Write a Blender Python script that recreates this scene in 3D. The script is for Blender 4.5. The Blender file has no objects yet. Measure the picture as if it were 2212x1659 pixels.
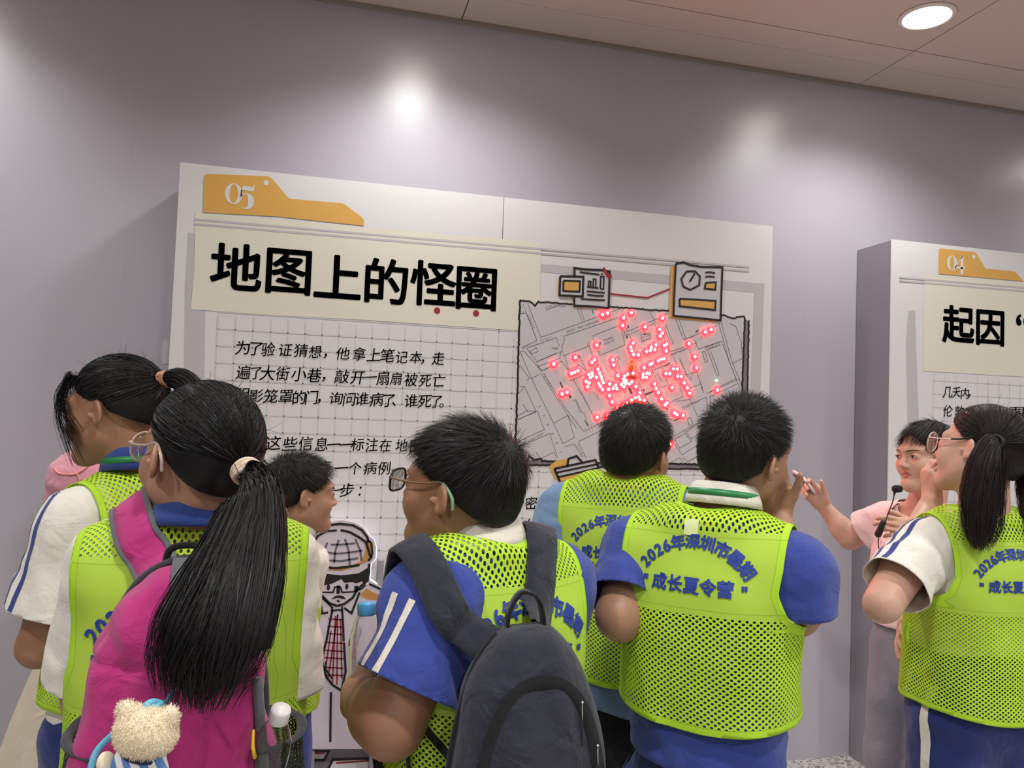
import bpy, bmesh, math, random
import numpy as np
from mathutils import Vector, Matrix
from mathutils.bvhtree import BVHTree

SC = bpy.context.scene
COL = SC.collection

# ------------------------------------------------------------------ camera
F_PX = 1661.0
PCX, PCY = 1106.0, 829.5
ROLL, PITCH, YAW = math.radians(2.1), math.radians(2.6), math.radians(14)
EYE = np.array([0.0, 0.0, 1.55])
_F = np.array([math.sin(YAW)*math.cos(PITCH), math.cos(YAW)*math.cos(PITCH), math.sin(PITCH)])
_R0 = np.array([math.cos(YAW), -math.sin(YAW), 0.0])
_U0 = np.cross(_R0, _F)
_R = _R0*math.cos(ROLL) + _U0*math.sin(ROLL)
_U = _U0*math.cos(ROLL) - _R0*math.sin(ROLL)
cam_d = bpy.data.cameras.new('camera')
cam = bpy.data.objects.new('camera', cam_d)
COL.objects.link(cam)
cam.matrix_world = Matrix(((_R[0], _U[0], -_F[0], EYE[0]), (_R[1], _U[1], -_F[1], EYE[1]),
                           (_R[2], _U[2], -_F[2], EYE[2]), (0, 0, 0, 1)))
cam_d.sensor_fit = 'HORIZONTAL'
cam_d.sensor_width = 36.0
cam_d.lens = 36.0*F_PX/2212.0
cam_d.clip_start = 0.02
SC.camera = cam

# ------------------------------------------------------------------ world, exposure
world = bpy.data.worlds.new('hall_light')
SC.world = world
world.use_nodes = True
_bg = world.node_tree.nodes['Background']
_bg.inputs[0].default_value = (0.94, 0.94, 1.0, 1)
_bg.inputs[1].default_value = 0.12
SC.view_settings.view_transform = 'Standard'
SC.view_settings.look = 'None'
SC.view_settings.exposure = 0.07
SC.view_settings.gamma = 1.0
SC.view_settings.use_curve_mapping = False

LAMP_W = 82.0          # row along the wall
LAMP_W2 = 128.0        # rows over the walkway
LAMP_POS = [(x, 2.60) for x in (-1.61, 0.37, 2.35, 4.33)]
LAMP_BACK = [(x, y) for y in (0.4, -1.8) for x in (-1.61, 0.37, 2.35, 4.33)]
def spot(x, y, z, w, cone=142, blend=0.75):
    l = bpy.data.lights.new('downlight_lamp', 'SPOT')
    l.energy = w
    l.spot_size = math.radians(cone)
    l.spot_blend = blend
    l.shadow_soft_size = 0.085
    l.color = (0.985, 1.0, 0.985)
    o = bpy.data.objects.new('downlight_lamp', l)
    o.location = (x, y, z)
    COL.objects.link(o)
    return o

def ray(px, py):
    return ((px-PCX)/F_PX)*_R - ((py-PCY)/F_PX)*_U + _F
def atY(px, py, Y):
    d = ray(px, py)
    return EYE + d*(Y/d[1])
def dep(px, py, t):
    """point seen at pixel px,py standing t metres from the eye along the view axis"""
    return EYE + ray(px, py)*t

# ------------------------------------------------------------------ materials
def srgb(r, g, b):
    def f(c):
        c /= 255.0
        return c/12.92 if c <= 0.04045 else ((c+0.055)/1.055)**2.4
    return (f(r), f(g), f(b), 1.0)

class NT:
    """tiny node-tree helper"""
    def __init__(s, name):
        s.m = bpy.data.materials.new(name)
        s.m.use_nodes = True
        s.t = s.m.node_tree
        s.b = s.t.nodes['Principled BSDF']
        s.out = s.t.nodes['Material Output']
    def n(s, typ, **kw):
        nd = s.t.nodes.new(typ)
        for k, v in kw.items():
            if k.startswith('i_'):
                key = k[2:]
                key = int(key) if key.isdigit() else key
                nd.inputs[key].default_value = v
            else:
                setattr(nd, k, v)
        return nd
    def l(s, a, b):
        s.t.links.new(a, b)
    def math(s, op, a, b=None, c=None):
        nd = s.n('ShaderNodeMath', operation=op)
        for i, v in enumerate((a, b, c)):
            if v is None:
                continue
            if isinstance(v, (int, float)):
                nd.inputs[i].default_value = v
            else:
                s.l(v, nd.inputs[i])
        return nd.outputs[0]
    def mixc(s, fac, a, b):
        nd = s.n('ShaderNodeMix', data_type='RGBA')
        for i, v in ((0, fac), (6, a), (7, b)):
            if hasattr(v, 'links'):
                s.l(v, nd.inputs[i])
            else:
                nd.inputs[i].default_value = v
        return nd.outputs[2]
    def bump(s, h, strength=0.3, dist=0.002):
        nd = s.n('ShaderNodeBump')
        nd.inputs['Strength'].default_value = strength
        nd.inputs['Distance'].default_value = dist
        s.l(h, nd.inputs['Height'])
        s.l(nd.outputs[0], s.b.inputs['Normal'])

_mc = {}
def mat(name, col, rough=0.5, metal=0.0, emit=None, estr=0.0, spec=0.5, sss=0.0, trans=0.0):
    if name in _mc:
        return _mc[name]
    t = NT(name)
    b = t.b
    b.inputs['Base Color'].default_value = col
    b.inputs['Roughness'].default_value = rough
    b.inputs['Metallic'].default_value = metal
    b.inputs['Specular IOR Level'].default_value = spec
    if emit:
        b.inputs['Emission Color'].default_value = emit
        b.inputs['Emission Strength'].default_value = estr
    if sss:
        b.inputs['Subsurface Weight'].default_value = sss
        b.inputs['Subsurface Radius'].default_value = (0.012, 0.005, 0.003)
        b.inputs['Subsurface Scale'].default_value = 0.6
    if trans:
        b.inputs['Transmission Weight'].default_value = trans
    _mc[name] = t.m
    return t.m

def cloth(name, col, rough=0.85, weave=900.0, bs=0.25, var=0.06, folds=0.0, sheen=0.2):
    """woven cloth: fine weave bump plus soft crumple"""
    if name in _mc:
        return _mc[name]
    t = NT(name)
    tc = t.n('ShaderNodeTexCoord')
    n1 = t.n('ShaderNodeTexNoise', i_Scale=weave, i_Detail=1.0)
    n2 = t.n('ShaderNodeTexNoise', i_Scale=14.0, i_Detail=3.0)
    t.l(tc.outputs['Object'], n1.inputs['Vector'])
    t.l(tc.outputs['Object'], n2.inputs['Vector'])
    c2 = tuple(max(0, c*(1-var)) for c in col[:3])+(1,)
    c3 = tuple(min(1, c*(1+var)) for c in col[:3])+(1,)
    t.l(t.mixc(n2.outputs[0], c2, c3), t.b.inputs['Base Color'])
    n2.inputs['Distortion'].default_value = 1.2
    h = t.math('MULTIPLY_ADD', n2.outputs[0], 8.0 if not folds else folds*1.6, n1.outputs[0])
    t.bump(h, bs*1.5, 0.0030)
    t.b.inputs['Roughness'].default_value = rough
    t.b.inputs['Specular IOR Level'].default_value = 0.25
    t.b.inputs['Sheen Weight'].default_value = sheen
    t.b.inputs['Sheen Roughness'].default_value = 0.5
    _mc[name] = t.m
    return t.m

# ------------------------------------------------------------------ object helpers
def mesh_obj(name, verts, faces, m=None, parent=None, smooth=False, mats=None, fmat=None):
    me = bpy.data.meshes.new(name)
    v = verts.tolist() if isinstance(verts, np.ndarray) else [tuple(p) for p in verts]
    f = faces.tolist() if isinstance(faces, np.ndarray) else faces
    me.from_pydata(v, [], f)
    for mm in (mats or ([m] if m else [])):
        me.materials.append(mm)
    if fmat is not None:
        me.polygons.foreach_set('material_index', np.asarray(fmat, dtype=np.int32))
    if smooth:
        me.polygons.foreach_set('use_smooth', np.ones(len(me.polygons), dtype=bool))
    me.update()
    o = bpy.data.objects.new(name, me)
    COL.objects.link(o)
    if parent is not None:
        o.parent = parent
    return o

def bm_obj(name, bm, m=None, parent=None, smooth=False, mats=None):
    me = bpy.data.meshes.new(name)
    bm.to_mesh(me)
    bm.free()
    for mm in (mats or ([m] if m else [])):
        me.materials.append(mm)
    if smooth:
        for p in me.polygons:
            p.use_smooth = True
    o = bpy.data.objects.new(name, me)
    COL.objects.link(o)
    if parent is not None:
        o.parent = parent
    return o

def empty(name, loc=(0, 0, 0)):
    o = bpy.data.objects.new(name, None)
    o.empty_display_size = 0.1
    o.location = loc
    COL.objects.link(o)
    return o

def tag(o, label=None, cat=None, group=None, kind=None):
    if label: o['label'] = label
    if cat: o['category'] = cat
    if group: o['group'] = group
    if kind: o['kind'] = kind
    return o

def box_vf(x0, x1, y0, y1, z0, z1):
    v = [(x, y, z) for z in (z0, z1) for y in (y0, y1) for x in (x0, x1)]
    f = [(0, 2, 3, 1), (4, 5, 7, 6), (0, 1, 5, 4), (2, 6, 7, 3), (0, 4, 6, 2), (1, 3, 7, 5)]
    return v, f

def join_vf(parts):
    V, Fc = [], []
    for v, f in parts:
        k = len(V)
        V += [tuple(p) for p in v]
        Fc += [tuple(i+k for i in q) for q in f]
    return V, Fc

def frame_along(pts):
    """tangent/normal/binormal for a polyline"""
    P = np.asarray(pts, float)
    T = np.gradient(P, axis=0)
    T /= np.linalg.norm(T, axis=1)[:, None]+1e-12
    up = np.array([0, 0, 1.0]) if abs(T[0][2]) < 0.9 else np.array([1.0, 0, 0])
    N = np.zeros_like(P)
    n = np.cross(T[0], up)
    n /= np.linalg.norm(n)
    for i in range(len(P)):
        n = n - T[i]*np.dot(n, T[i])
        n /= np.linalg.norm(n)+1e-12
        N[i] = n
    return P, T, N, np.cross(T, N)

def tube_vf(pts, r, seg=8, flat=1.0, cap=True):
    P, T, N, B = frame_along(pts)
    r = np.broadcast_to(np.asarray(r, float), (len(P),))
    V, Fc = [], []
    for i in range(len(P)):
        for k in range(seg):
            a = 2*math.pi*k/seg
            V.append(P[i]+N[i]*math.cos(a)*r[i]+B[i]*math.sin(a)*r[i]*flat)
    for i in range(len(P)-1):
        for k in range(seg):
            k2 = (k+1) % seg
            Fc.append((i*seg+k, i*seg+k2, (i+1)*seg+k2, (i+1)*seg+k))
    if cap:
        Fc.append(tuple(range(seg))[::-1])
        Fc.append(tuple((len(P)-1)*seg+k for k in range(seg)))
    return V, Fc

def lathe_vf(prof, seg=24, origin=(0, 0, 0), axis=None):
    """profile (r,z) around z (or a given axis direction)"""
    V, Fc = [], []
    for r, z in prof:
        for k in range(seg):
            a = 2*math.pi*k/seg
            V.append((r*math.cos(a), r*math.sin(a), z))
    n = len(prof)
    for i in range(n-1):
        for k in range(seg):
            k2 = (k+1) % seg
            Fc.append((i*seg+k, i*seg+k2, (i+1)*seg+k2, (i+1)*seg+k))
    if prof[0][0] > 1e-6: Fc.append(tuple(range(seg))[::-1])
    if prof[-1][0] > 1e-6: Fc.append(tuple((n-1)*seg+k for k in range(seg)))
    V = np.array(V)
    if axis is not None:
        q = Vector((0, 0, 1)).rotation_difference(Vector(axis)).to_matrix()
        V = V @ np.array(q).T
    return (V+np.array(origin)).tolist(), Fc

def catmull(pts, n=8):
    P = np.asarray(pts, float)
    if len(P) < 3:
        return np.array([P[0]+(P[-1]-P[0])*t for t in np.linspace(0, 1, n+1)])
    Q = np.vstack([2*P[0]-P[1], P, 2*P[-1]-P[-2]])
    out = []
    for i in range(1, len(Q)-2):
        for t in np.linspace(0, 1, n, endpoint=False):
            a, b, c, d = Q[i-1], Q[i], Q[i+1], Q[i+2]
            out.append(0.5*((2*b)+(-a+c)*t+(2*a-5*b+4*c-d)*t*t+(-a+3*b-3*c+d)*t**3))
    out.append(P[-1])
    return np.array(out)

# ------------------------------------------------------------------ lettering
_gl = {}
def glyph(ch, bold=0.0):
    """outline of one character as (verts Nx2, faces) with unit em size"""
    k = (ch, bold)
    if k in _gl:
        return _gl[k]
    cu = bpy.data.curves.new('letter', 'FONT')
    cu.body = ch
    cu.size = 1.0
    cu.offset = bold
    cu.resolution_u = 4
    ob = bpy.data.objects.new('letter', cu)
    COL.objects.link(ob)
    dg = bpy.context.evaluated_depsgraph_get()
    me = bpy.data.meshes.new_from_object(ob.evaluated_get(dg))
    v = np.array([(p.co.x, p.co.y) for p in me.vertices]) if len(me.vertices) else np.zeros((0, 2))
    f = [tuple(p.vertices) for p in me.polygons]
    bpy.data.objects.remove(ob)
    bpy.data.curves.remove(cu)
    bpy.data.meshes.remove(me)
    _gl[k] = (v, f)
    return _gl[k]
# ------------------------------------------------------------------ the room
WALL_Y, CEIL_Z, BOARD_Y = 3.239, 3.268, 3.0

def wall_mat():
    t = NT('lavender_wall_film')
    tc = t.n('ShaderNodeTexCoord')
    n = t.n('ShaderNodeTexNoise', i_Scale=1.6, i_Detail=2.0)
    mp = t.n('ShaderNodeMapping')
    mp.inputs['Scale'].default_value = (1.0, 1.0, 0.45)
    t.l(tc.outputs['Object'], mp.inputs[0])
    t.l(mp.outputs[0], n.inputs['Vector'])
    t.l(t.mixc(n.outputs[0], srgb(183, 178, 187), srgb(189, 184, 193)), t.b.inputs['Base Color'])
    n2 = t.n('ShaderNodeTexNoise', i_Scale=9.0, i_Detail=2.0)
    t.l(mp.outputs[0], n2.inputs['Vector'])
    r = t.math('MULTIPLY_ADD', n2.outputs[0], 0.03, 0.295)
    t.l(r, t.b.inputs['Roughness'])
    t.bump(n.outputs[0], 0.05, 0.004)
    # narrow joints between the film widths
    sx = t.n('ShaderNodeSeparateXYZ'); t.l(tc.outputs['Object'], sx.inputs[0])
    fr_ = t.math('FRACT', t.math('DIVIDE', t.math('ADD', sx.outputs[0], 10.0-1.243), 1.0))
    ln_ = t.math('LESS_THAN', fr_, 0.0022)
    col0 = t.b.inputs['Base Color'].links[0].from_socket
    t.l(t.mixc(t.math('MULTIPLY', ln_, 0.12), col0, srgb(110, 106, 114)), t.b.inputs['Base Color'])
    t.b.inputs['Specular IOR Level'].default_value = 0.95
    return t.m
def ceil_mat():
    t = NT('ceiling_panel_paint')
    t.b.inputs['Base Color'].default_value = srgb(206, 190, 180)
    t.b.inputs['Roughness'].default_value = 0.42
    return t.m
def floor_mat():
    t = NT('terrazzo_tile')
    tc = t.n('ShaderNodeTexCoord')
    v = t.n('ShaderNodeTexVoronoi', i_Scale=90.0)
    t.l(tc.outputs['Object'], v.inputs['Vector'])
    cr = t.n('ShaderNodeValToRGB')
    cr.color_ramp.elements[0].position = 0.1
    cr.color_ramp.elements[0].color = srgb(120, 112, 108)
    cr.color_ramp.elements[1].position = 0.55
    cr.color_ramp.elements[1].color = srgb(205, 200, 196)
    sp = t.n('ShaderNodeSeparateColor')
    t.l(v.outputs['Color'], sp.inputs[0])
    t.l(sp.outputs[0], cr.inputs[0])
    br = t.n('ShaderNodeTexBrick', offset=0.0, i_Scale=1.0)
    br.inputs['Mortar Size'].default_value = 0.0025
    br.inputs['Brick Width'].default_value = 0.6
    br.inputs['Row Height'].default_value = 0.6
    br.inputs['Color1'].default_value = (1, 1, 1, 1)
    br.inputs['Color2'].default_value = (1, 1, 1, 1)
    br.inputs['Mortar'].default_value = (0.35, 0.33, 0.32, 1)
    t.l(tc.outputs['Object'], br.inputs['Vector'])
    mx = t.n('ShaderNodeMix', data_type='RGBA', blend_type='MULTIPLY')
    mx.inputs[0].default_value = 1.0
    t.l(cr.outputs[0], mx.inputs[6])
    t.l(br.outputs['Color'], mx.inputs[7])
    t.l(mx.outputs[2], t.b.inputs['Base Color'])
    t.b.inputs['Roughness'].default_value = 0.3
    return t.m

X0, X1, Y0 = -5.0, 8.0, -5.0
def struct(name, vf, m):
    o = mesh_obj(name, vf[0], vf[1], m)
    o['kind'] = 'structure'
    return o
struct('floor', box_vf(X0, X1, Y0, WALL_Y+0.1, -0.1, 0.0), floor_mat())
struct('wall_back', box_vf(X0, X1, WALL_Y, WALL_Y+0.1, 0.0, CEIL_Z+0.1), wall_mat())

# ceiling: one slab of flat panels with narrow open joints between them
def ceiling():
    V, Fc = [], []
    xs = [X0, -3.48, -1.48, 0.52, 2.52, 4.52, 6.52, X1]
    ys = [Y0, -4.35, -2.9, -1.45, 0.0, 1.42, 2.86, 3.02, WALL_Y]
    g = 0.0026
    parts = []
    for i in range(len(xs)-1):
        for j in range(len(ys)-1):
            gy = 0.0012 if abs(ys[j]-3.02) < 1e-6 else g
            gy1 = 0.0012 if abs(ys[j+1]-3.02) < 1e-6 else g
            parts.append(box_vf(xs[i]+g, xs[i+1]-g, ys[j]+gy, ys[j+1]-gy1, CEIL_Z, CEIL_Z+0.02))
    parts.append(box_vf(X0, X1, Y0, WALL_Y, CEIL_Z+0.021, CEIL_Z+0.06))
    V, Fc = join_vf(parts)
    return V, Fc
struct('ceiling', ceiling(), ceil_mat())
struct('trim_1', box_vf(X0, X1, WALL_Y-0.022, WALL_Y-0.0005, CEIL_Z-0.014, CEIL_Z-0.0005),
       mat('edge_trim', srgb(150, 138, 130), 0.5))

# ------------------------------------------------------------------ downlights
M_RING = mat('lamp_ring', srgb(225, 215, 205), 0.35)
M_GLOW = mat('lamp_diffuser', (1, 1, 1, 1), 0.5, emit=(1.0, 0.96, 0.90, 1), estr=30.0)
def downlight(x, y, label):
    e = empty('downlight', (x, y, CEIL_Z))
    prof = [(0.088, -0.004), (0.092, -0.009), (0.106, -0.006), (0.112, -0.0005)]
    v, f = lathe_vf([(0.112, -0.0005), (0.106, -0.006), (0.092, -0.009), (0.087, -0.003), (0.087, 0.0)], 40)
    mesh_obj('ring', v, f, M_RING, e, True)
    v, f = lathe_vf([(0.0, -0.0045), (0.05, -0.0045), (0.0868, -0.0035)], 40)
    mesh_obj('diffuser', v, [q[::-1] for q in f], M_GLOW, e, True)
    tag(e, label, 'ceiling light', 'recessed downlights along the wall')
    l = spot(x, y, CEIL_Z-0.02, LAMP_W)
    l.name = 'lamp'
    l.parent = e
    l.location = (0, 0, -0.02)
for (x, y) in LAMP_POS:
    lb = ('round white recessed downlight glowing at top right of the ceiling' if x == 2.35 else
          'round white recessed downlight outside the view, reflected on the wall')
    downlight(x, y, lb)
for (x, y) in LAMP_BACK:
    spot(x, y, CEIL_Z-0.02, LAMP_W2, 154, 0.7)

# ------------------------------------------------------------------ printed boards
M_WHITE = mat('board_white', srgb(226, 223, 224), 0.38, spec=0.4)
M_CARC = mat('board_side_grey', srgb(158, 153, 160), 0.45)
M_CREAM = mat('print_cream', srgb(232, 226, 210), 0.42)
M_ORANGE = mat('print_orange', srgb(224, 172, 88), 0.42)
M_INK = mat('print_black', srgb(30, 27, 28), 0.45)
M_INK2 = mat('print_soft_black', srgb(38, 32, 36), 0.5)
M_GREY = mat('print_grey', srgb(196, 192, 196), 0.42)
M_GRID = mat('print_grid', srgb(212, 209, 212), 0.42)
M_RED = mat('print_red', srgb(160, 40, 48), 0.42)
M_MAP = mat('map_paper', srgb(205, 202, 206), 0.42)
M_MAPL = mat('map_ink', srgb(84, 80, 84), 0.5)
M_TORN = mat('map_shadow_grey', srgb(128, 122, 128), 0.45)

class Sheet:
    """flat printing on a vertical board face; points come in board metres (x, z)"""
    def __init__(s, y):
        s.y = y
        s.V, s.F = [], []
    def poly(s, pts):
        k = len(s.V)
        s.V += [(p[0], s.y, p[1]) for p in pts]
        s.F.append(tuple(range(k, k+len(pts))))
        return s
    def rect(s, x0, z0, x1, z1):
        return s.poly([(x0, z0), (x1, z0), (x1, z1), (x0, z1)])
    def stroke(s, pts, w, close=False):
        P = [np.array(p, float) for p in pts]
        if close:
            P = P+[P[0]]
        n = len(P)
        L, Rr = [], []
        for i in range(n):
            if close and i in (0, n-1):
                d0, d1 = P[-1]-P[-2], P[1]-P[0]
            else:
                d0 = P[i]-P[i-1] if i > 0 else P[1]-P[0]
                d1 = P[i+1]-P[i] if i < n-1 else P[-1]-P[-2]
            d0 = d0/(np.linalg.norm(d0)+1e-9)
            d1 = d1/(np.linalg.norm(d1)+1e-9)
            t = d0+d1
            if np.linalg.norm(t) < 0.2:
                t = d1
            t = t/np.linalg.norm(t)
            c = max(0.5, float(np.dot(t, d1)))
            nn = np.array([-t[1], t[0]])*(w/2/c)
            L.append(P[i]+nn)
            Rr.append(P[i]-nn)
        k = len(s.V)
        for a, b in zip(L, Rr):
            s.V += [(a[0], s.y, a[1]), (b[0], s.y, b[1])]
        for i in range(n-1):
            s.F.append((k+2*i, k+2*i+1, k+2*i+3, k+2*i+2))
        return s
    def disc(s, c, r, seg=20):
        return s.poly([(c[0]+r*math.cos(2*math.pi*i/seg), c[1]+r*math.sin(2*math.pi*i/seg)) for i in range(seg)])
    def text(s, ch, c, size, bold=0.0, rot=0.0, shear=0.0, sx=1.0):
        """one character, centred on c; bold thickens the strokes by printing it several times"""
        if bold > 0:
            for i in range(10):
                a = 2*math.pi*i/10
                s.text(ch, (c[0]+bold*size*math.cos(a), c[1]+bold*size*math.sin(a)), size, 0.0, rot, shear, sx)
        v, f = glyph(ch)
        if not len(v):
            return s
        if ord(ch) > 0x2E7F and ch not in '，。、：':
            mid = np.array([0.5, 0.38])
        else:
            mid = (v.max(0)+v.min(0))/2
        q = (v-mid)*size
        q = np.stack([q[:, 0]*sx+q[:, 1]*shear, q[:, 1]], 1)
        ca, sa = math.cos(rot), math.sin(rot)
        q = q @ np.array([[ca, sa], [-sa, ca]])+np.array(c)
        k = len(s.V)
        s.V += [(p[0], s.y, p[1]) for p in q]
        s.F += [tuple(i+k for i in t) for t in f]
        return s
    def build(s, name, m, parent):
        return mesh_obj(name, s.V, s.F, m, parent)

def B(px, py, Y=BOARD_Y):
    p = atY(px, py, Y)
    return (p[0], p[2])
def Bs(pts, Y=BOARD_Y):
    return [B(a, b, Y) for a, b in pts]
LY = lambda n: BOARD_Y-0.0016-0.0005*n       # printing layers in front of the sheet

def display_board(xl, xs, xr, top, label):
    e = empty('display_board', (0, 0, 0))
    tag(e, label, 'display board', 'white exhibition boards along the wall')
    v, f = box_vf(xl+0.003, xr-0.003, BOARD_Y+0.004, WALL_Y-0.004, 0.0, top-0.003)
    mesh_obj('box_frame', v, f, M_CARC, e)
    for a, b in ((xl, xs-0.0016), (xs+0.0016, xr)):
        v, f = box_vf(a, b, BOARD_Y-0.001, BOARD_Y+0.004, 0.004, top)
        mesh_obj('front_panel', v, f, M_WHITE, e)
    return e

b05 = display_board(-0.535, 0.686, 1.913, 2.445, 'wide white display board numbered 05 with map of red lights')
b04 = display_board(2.532, 3.753, 4.98, 2.445, 'white display board numbered 04 at the right edge of the view')

def digit(sh, d, c, h):
    """old style high-contrast numerals"""
    x, z = c
    def T(pts): return [(x+a*h, z+b*h) for a, b in pts]
    if d == '0':
        n = 28
        o = [(0.36*math.cos(2*math.pi*i/n), 0.46*math.sin(2*math.pi*i/n)) for i in range(n)]
        q = [(0.17*math.cos(2*math.pi*i/n), 0.42*math.sin(2*math.pi*i/n)) for i in range(n)]
        for i in range(n):
            j = (i+1) % n
            sh.poly(T([o[i], o[j], q[j], q[i]]))
    elif d == '5':
        sh.poly(T([(-0.22, 0.42), (0.27, 0.42), (0.30, 0.52), (0.33, 0.52), (0.30, 0.22), (-0.19, 0.24)]))
        sh.poly(T([(-0.22, 0.42), (-0.19, 0.42), (-0.19, -0.02), (-0.24, -0.02)]))
        n = 16
        o, q = [], []
        for i in range(n+1):
            a = math.radians(150-270*i/n)
            o.append((0.02+0.33*math.cos(a), -0.25+0.35*math.sin(a)))
            w = 0.30-0.16*math.sin(math.pi*i/n)
            q.append((-0.03+w*0.85*math.cos(a), -0.25+0.30*math.sin(a)))
        for i in range(n):
            sh.poly(T([o[i], o[i+1], q[i+1], q[i]]))
    elif d == '4':
        sh.poly(T([(0.06, 0.42), (0.22, 0.5), (0.22, -0.62), (0.03, -0.62), (0.03, 0.3)]))
        sh.poly(T([(-0.36, -0.30), (0.36, -0.30), (0.36, -0.18), (-0.36, -0.22)]))
        sh.poly(T([(-0.36, -0.22), (-0.30, -0.22), (0.22, 0.5), (0.14, 0.46)]))

def hand_text(sh, chars, size, rnd, name='handwritten_line'):
    sh = Sheet(LY(2))
    """informal pen lettering: thin, leaning, every character a little different"""
    for ch, (px, py) in chars:
        if ch in '，。、':
            sh.text(ch, B(px, py+8), size, 0.004, 0.0, 0.15)
        else:
            sh.text(ch, B(px, py+rnd.uniform(-1, 1)), size*rnd.uniform(0.93, 1.05), 0.004,
                    rnd.uniform(0.03, 0.13), 0.16, rnd.uniform(0.92, 1.05))
    return sh.build(name, M_INK2, par)

# --- board 05
par = b05
tabpts = [(441, 384), (444, 378), (450, 376), (579, 381), (587, 385), (622, 427), (628, 430), (738, 439), (745, 442), (781, 469), (786, 476), (786, 488), (600, 468), (439, 459)]
tab = Sheet(LY(2)).poly(Bs(tabpts)).build('folder_tab', M_ORANGE, par)
num = Sheet(LY(3))
digit(num, '0', B(505, 419), 0.085)
digit(num, '5', B(532, 423), 0.085)
num.build('number', M_WHITE, tab)
Sheet(LY(3)).disc(B(575, 395), 0.0095).build('punch_hole', M_WHITE, tab)
Sheet(LY(1)).poly(Bs([(422, 460), (1168, 524), (1166, 715), (1090, 712), (800, 692), (560, 679), (412, 668), (420, 590), (421, 530)])).build('title_strip', M_CREAM, par)
ru = Sheet(LY(2))
ru.stroke(Bs([(420, 474), (1618, 577)]), 0.008)
ru.stroke(Bs([(420, 484), (1618, 586)]), 0.008)
ru.build('rule_lines', M_GREY, par)
bd = Sheet(LY(0))
bd.poly(Bs([(407, 503), (421, 504), (412, 668), (443, 672), (440, 900), (430, 1100), (392, 1100), (398, 800), (400, 620)]))
bd.build('grey_border', M_GREY, par)
bd = Sheet(LY(0))
bd.poly(Bs([(1166, 570), (1651, 613), (1640, 900), (1619, 900), (1629, 632), (1166, 587)]))
bd.build('grey_border', M_GREY, par)
gr = Sheet(LY(0.3))
gx0, gz1 = B(470, 700)
gxr = B(1607, 700)[0]
for i in range(40):
    x = gx0+0.0625*i
    if x > gxr: break
    zt = B(470, 682)[1] if x < 0.8 else B(1300, 660)[1]
    gr.rect(x-0.0023, 0.55, x+0.0023, zt)
for i in range(32):
    z = gz1+0.045-0.0625*i
    gr.rect(gx0, z-0.0023, 0.684, z+0.0023)
    gr.rect(0.688, z-0.0023, gxr, z+0.0023)
gr.build('grid_lines', M_GRID, par)
ti = Sheet(LY(3))
for ch, c, sz in (('地', (511, 578), 0.187), ('图', (624, 585), 0.187), ('上', (730, 600), 0.187), ('的', (834, 609), 0.187), ('怪', (936, 613), 0.187), ('圈', (1029, 622), 0.187)):
    ti.text(ch, B(*c), sz, 0.022, 0.0)
ti.build('title', M_INK, par)
for c in ((944, 671), (1028, 677)):
    Sheet(LY(3)).disc(B(*c), 0.0125).build('emphasis_dot', M_RED, par)
rnd = random.Random(5)
K = 500/2212.0
def crop(chars, xs, y0, y1):
    a, b = xs[0], xs[-1]
    return [(c, (480+x*K, 720+(y0+(y1-y0)*(x-a)/(b-a))*K)) for c, x in zip(chars, xs)]
hw = None
hand_text(hw, crop('为了验证猜想，他拿上笔记本，走', [200, 320, 440, 605, 755, 890, 985, 1155, 1310, 1450, 1580, 1715, 1850, 1915, 2065], 135, 245), 0.055, rnd)
hand_text(hw, crop('遍了大街小巷，敲开一扇扇被死亡', [205, 325, 435, 580, 735, 880, 970, 1145, 1295, 1415, 1540, 1665, 1805, 1940, 2070], 370, 452), 0.055, rnd)
hand_text(hw, crop('阴影笼罩的门，询问谁病了、谁死了。', [190, 325, 465, 610, 735, 855, 925, 1090, 1215, 1335, 1475, 1590, 1640, 1805, 1935, 2045, 2095], 590, 655), 0.055, rnd)
hand_text(hw, crop('他把这些信息一一标注在地图', [225, 365, 490, 650, 800, 950, 1065, 1185, 1295, 1430, 1560, 1715, 1850], 1045, 1075), 0.055, rnd)
hand_text(hw, crop('一个黑点代表一个病例，', [300, 395, 545, 690, 840, 985, 1140, 1270, 1415, 1550, 1625], 1270, 1290), 0.055, rnd)
hand_text(hw, crop('下了决定一步：', [390, 545, 690, 900, 1085, 1195, 1318], 1490, 1505), 0.055, rnd)
hand_text(hw, [('密', (1147, 1086)), ('密', (1175, 1088)), ('麻', (1204, 1090)), ('麻', (1233, 1092))], 0.057, rnd)
hand_text(hw, [('公', (1146, 1133)), ('共', (1176, 1135))], 0.057, rnd)

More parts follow.
